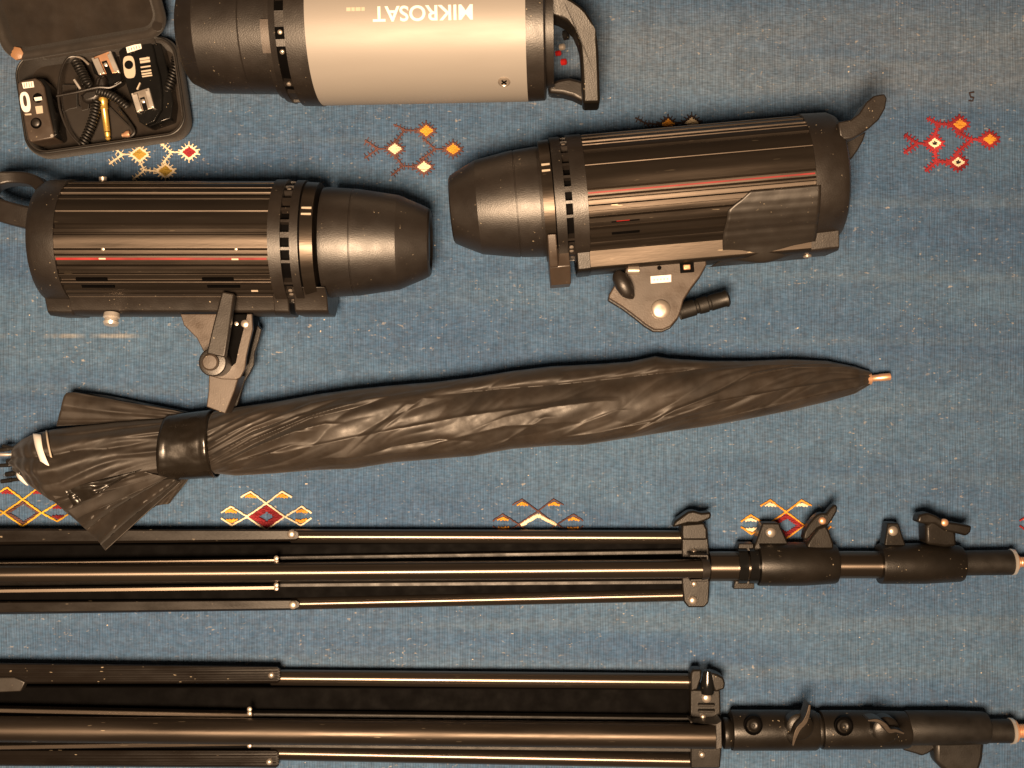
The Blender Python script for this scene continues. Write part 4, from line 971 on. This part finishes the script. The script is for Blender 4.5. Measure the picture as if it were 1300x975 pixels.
# right receiver
t0 = at(180, 105, .012)
T2 = thing('flash_trigger', 'glossy black flash receiver with chrome hot shoe in the right side of the open case', 'flash trigger', (t0.x, t0.y, .004), (0, 0, 0), TG)
fT = Fr(T2)
fpoly(fT, T2, 'housing', M['gloss'], cr((145, 40), 7.5, [(40, 190), (80, 150), (270, 85), (350, 95), (375, 170), (400, 300), (435, 430), (455, 600), (450, 740), (380, 860), (300, 890), (235, 860), (160, 640), (80, 400)]), .0010, .027, .0010)
fpoly(fT, T2, 'side_cover', M['gloss'], cr((145, 40), 7.5, [(352, 95), (440, 110), (480, 250), (530, 480), (560, 680), (540, 830), (430, 870), (330, 905), (300, 892), (380, 862), (455, 745), (458, 600), (438, 430), (402, 300)]), .0010, .022, .002)
flat(fT, T2, 'printed_logo', 'white', cr((145, 40), 7.5, [(112, 150), (250, 108), (262, 160), (125, 204)]), .0272)
for k in range(5): flat(fT, T2, 'logo_stroke', 'gloss', cr((145, 40), 7.5, [(135 + 24 * k, 160 - 7 * k), (140 + 24 * k, 158 - 7 * k), (146 + 24 * k, 186 - 7 * k), (141 + 24 * k, 188 - 7 * k)]), .0274)
flat(fT, T2, 'button_surround', 'cream', oval(145 + 143 / 7.5, 40 + 338 / 7.5, 7.4, 14.2, -6, 24, 3.2), .0273)
mb = MB(); mb.lathe([(0, .0042), (.0004, .0042), (.0004, .0028), (.0014, .0026), (.0014, 0)], fT(145 + 140 / 7.5, 40 + 318 / 7.5, .0274), (0, 0, 1), 24); mb.build('test_button', M['gloss'], T2)
for k, (y, h_) in enumerate(((255, 26), (282, 26), (335, 16), (374, 18), (400, 18), (424, 14))):
    x0 = 240 + k * 5; flat(fT, T2, 'printed_scale', 'cream', cr((145, 40), 7.5, [(x0, y), (x0 + 95, y - 14), (x0 + 97, y - 14 + h_ * .8), (x0 + 3, y + h_ * .8)]), .0273)
def hotshoe(f, root, off, s, quad, z, plate='chrome'):
    """quad: TL,TR,BR,BL in crop px"""
    Q_ = cr(off, s, quad)
    def bl(u, v): 
        a = (Q_[0][0] * (1 - u) + Q_[1][0] * u, Q_[0][1] * (1 - u) + Q_[1][1] * u); b = (Q_[3][0] * (1 - u) + Q_[2][0] * u, Q_[3][1] * (1 - u) + Q_[2][1] * u)
        return (a[0] * (1 - v) + b[0] * v, a[1] * (1 - v) + b[1] * v)
    def rect(u0, u1, v0, v1): return [bl(u0, v0), bl(u1, v0), bl(u1, v1), bl(u0, v1)]
    fpoly(f, root, 'shoe_plate', M['copper' if plate == 'copper' else 'steel'], rect(.0, 1, .0, 1), z - .001, z + .0008, .0003)
    fpoly(f, root, 'shoe_bed', M['gloss'], rect(.38, .64, .35, 1.0), z, z + .0012, 0)
    fpoly(f, root, 'shoe_rail', M['chrome'], rect(0, .12, 0, 1), z, z + .0042, .0004); fpoly(f, root, 'shoe_rail', M['chrome'], rect(.88, 1, 0, 1), z, z + .0042, .0004)
    fpoly(f, root, 'shoe_lip', M['chrome'], rect(.02, .30, .1, .95), z + .0034, z + .0044, .0003); fpoly(f, root, 'shoe_lip', M['chrome'], rect(.76, .98, .1, .95), z + .0034, z + .0044, .0003)
    c = bl(.52, .55); mb = MB(); mb.lathe([(0, .0018), (.001, .0018), (.0014, .001), (.0014, 0)], f(*c, z + .0012), (0, 0, 1), 16); mb.build('contact_pin', M['chrome'], root)
hotshoe(fT, T2, (145, 40), 7.5, [(160, 590), (330, 535), (380, 725), (215, 770)], .027)
fpoly(fT, T2, 'lock_lever', M['cream'], cr((145, 40), 7.5, [(208, 548), (240, 482), (250, 488), (222, 552)]), .027, .029, .0003)
# middle adapter with hot shoe
t0 = at(133, 85, .012)
T3 = thing('hot_shoe_adapter', 'small copper toned hot shoe adapter with short wires in the middle of the open case', 'adapter', (t0.x, t0.y, .004))
fT = Fr(T3)
fpoly(fT, T3, 'housing', M['gloss'], cr((70, 50), 6.96, [(310, 200), (350, 150), (520, 100), (580, 300), (590, 370), (510, 420), (440, 420), (400, 330), (340, 300)]), .001, .016, .0015)
hotshoe(fT, T3, (70, 50), 6.96, [(318, 165), (490, 100), (570, 290), (385, 312)], .016, 'copper')
mb = MB(); mb.tube(smoothpath([fT(113, 82, .018), fT(104, 74, .020), fT(96, 72, .020), fT(90, 74, .016)], 6), .0011, 8); mb.build('bare_wire', M['steel'], T3)
mb = MB(); mb.tube([fT(94, 101, .022), fT(98, 107, .021), fT(102, 113, .020)], .0012, 8); mb.build('pin', M['chrome'], T3)
fpoly(fT, T3, 'plug_body', M['plastic'], cr((70, 50), 6.96, [(360, 330), (420, 320), (430, 420), (380, 440), (345, 400)]), .008, .024, .002)
# coiled cables
def coil(f, root, pts, R_, r_, pitch, z=.02, name='coil', m='rubber'):
    path = smoothpath([f(*p) for p in pts], 24); out = []; s = 0; prev = path[0]; up = Vector((0, 0, 1))
    dens = []
    for i in range(len(path) - 1):
        seg = path[i + 1] - path[i]; n = max(2, int(seg.length / pitch * 10))
        t = seg.normalized(); sd = t.cross(up).normalized(); u2 = sd.cross(t)
        for k in range(n):
            p = path[i] + seg * k / n; s_ = s + seg.length * k / n; a = 2 * math.pi * s_ / pitch
            out.append(p + (sd * math.cos(a) + u2 * math.sin(a)) * R_)
        s += seg.length
    mb = MB(); mb.tube(out, r_, 6); return mb.build(name, M[m], root, 60)
c0 = at(120, 120, .01)
K1 = thing('sync_cable', 'black coiled sync cable looped across the middle of the open case', 'cable', (c0.x, c0.y, .004))
fK1 = Fr(K1)
coil(fK1, K1, [(96, 78, .020), (104, 92, .021), (112, 108, .023)], .0042, .0011, .0030)
coil(fK1, K1, [(124, 116, .026), (138, 120, .027), (150, 127, .027), (162, 137, .024)], .0034, .0011, .0028)
coil(fK1, K1, [(123, 128, .022), (120, 146, .021), (114, 164, .020), (105, 183, .020)], .0040, .0011, .0030)
mb = MB(); mb.tube(smoothpath([fK1(100, 72, .020), fK1(86, 74, .022), fK1(77, 92, .025), (fK1(74, 118, .026)), fK1(77, 142, .025), fK1(88, 168, .023), fK1(102, 184, .022)], 10), .0011, 8); mb.build('straight_wire', M['plastic2'], K1)
mb = MB(); mb.tube(smoothpath([fK1(72, 122, .027), fK1(98, 117, .029), fK1(124, 111, .030), fK1(140, 111, .028), fK1(154, 104, .026)], 8), .0013, 8); mb.build('straight_wire', M['plastic'], K1)
fpoly(fK1, K1, 'cable_joint', M['plastic'], cr((0, 0), 4.642, [(470, 560), (500, 530), (560, 520), (580, 450), (620, 445), (620, 530), (560, 590), (500, 605), (480, 590)]), .014, .026, .003)
mb = MB(); mb.tube(smoothpath([fK1(150, 137, .012), fK1(160, 150, .012), fK1(170, 165, .013), fK1(168, 172, .013), fK1(158, 176, .012)], 6), .0016, 8); mb.build('cable_end', M['rubber'], K1)
mb = MB(); mb.lathe([(0, .0035), (.003, .0035), (.006, .002), (.0075, .002), (.0078, 0)], fK1(165, 170, .013), (-1, -.2, 0), 14); mb.build('small_plug', M['copper'], K1)
c0 = at(224, 92, .01)
K2 = thing('sync_cable', 'short piece of coiled black cable beside the receiver at the case right edge', 'cable', (c0.x, c0.y, .004))
fK2 = Fr(K2); coil(fK2, K2, [(224, 74, .020), (221, 90, .021), (215, 108, .020), (213, 114, .018)], .0040, .0010, .0028)
mb = MB(); mb.tube(smoothpath([fK2(224, 74, .020), fK2(220, 62, .020), fK2(212, 54, .018), fK2(205, 50, .012)], 6), .0014, 8); mb.build('cable_tail', M['rubber'], K2)
j0 = at(134, 150, .01)
J = thing('jack_adapter', 'gold plated audio jack plug adapter in the lower middle of the open case', 'jack plug', (j0.x, j0.y, .004))
fJ = Fr(J); a = fJ(130.5, 125, .018); b_ = fJ(137.5, 178, .018); d_ = b_ - a; L_ = d_.length
mb = MB(); mb.lathe([(0, .0036), (.0, .0044), (.004, .0044), (.005, .0038), (L_ * .25, .0038), (L_ * .27, .0031), (L_ * .80, .0029)], a, d_, 20); mb.build('barrel', M['gold'], J)
mb = MB(); mb.lathe([(L_ * .80, .0026), (L_ * .82, .0026)], a, d_, 16); mb.build('insulator_ring', M['dark'], J)
mb = MB(); mb.lathe([(L_ * .82, .0028), (L_ * .90, .0024), (L_ * .92, .0019), (L_ * .96, .0026), (L_, .0012), (L_, 0)], a, d_, 20); mb.build('tip', M['gold'], J)
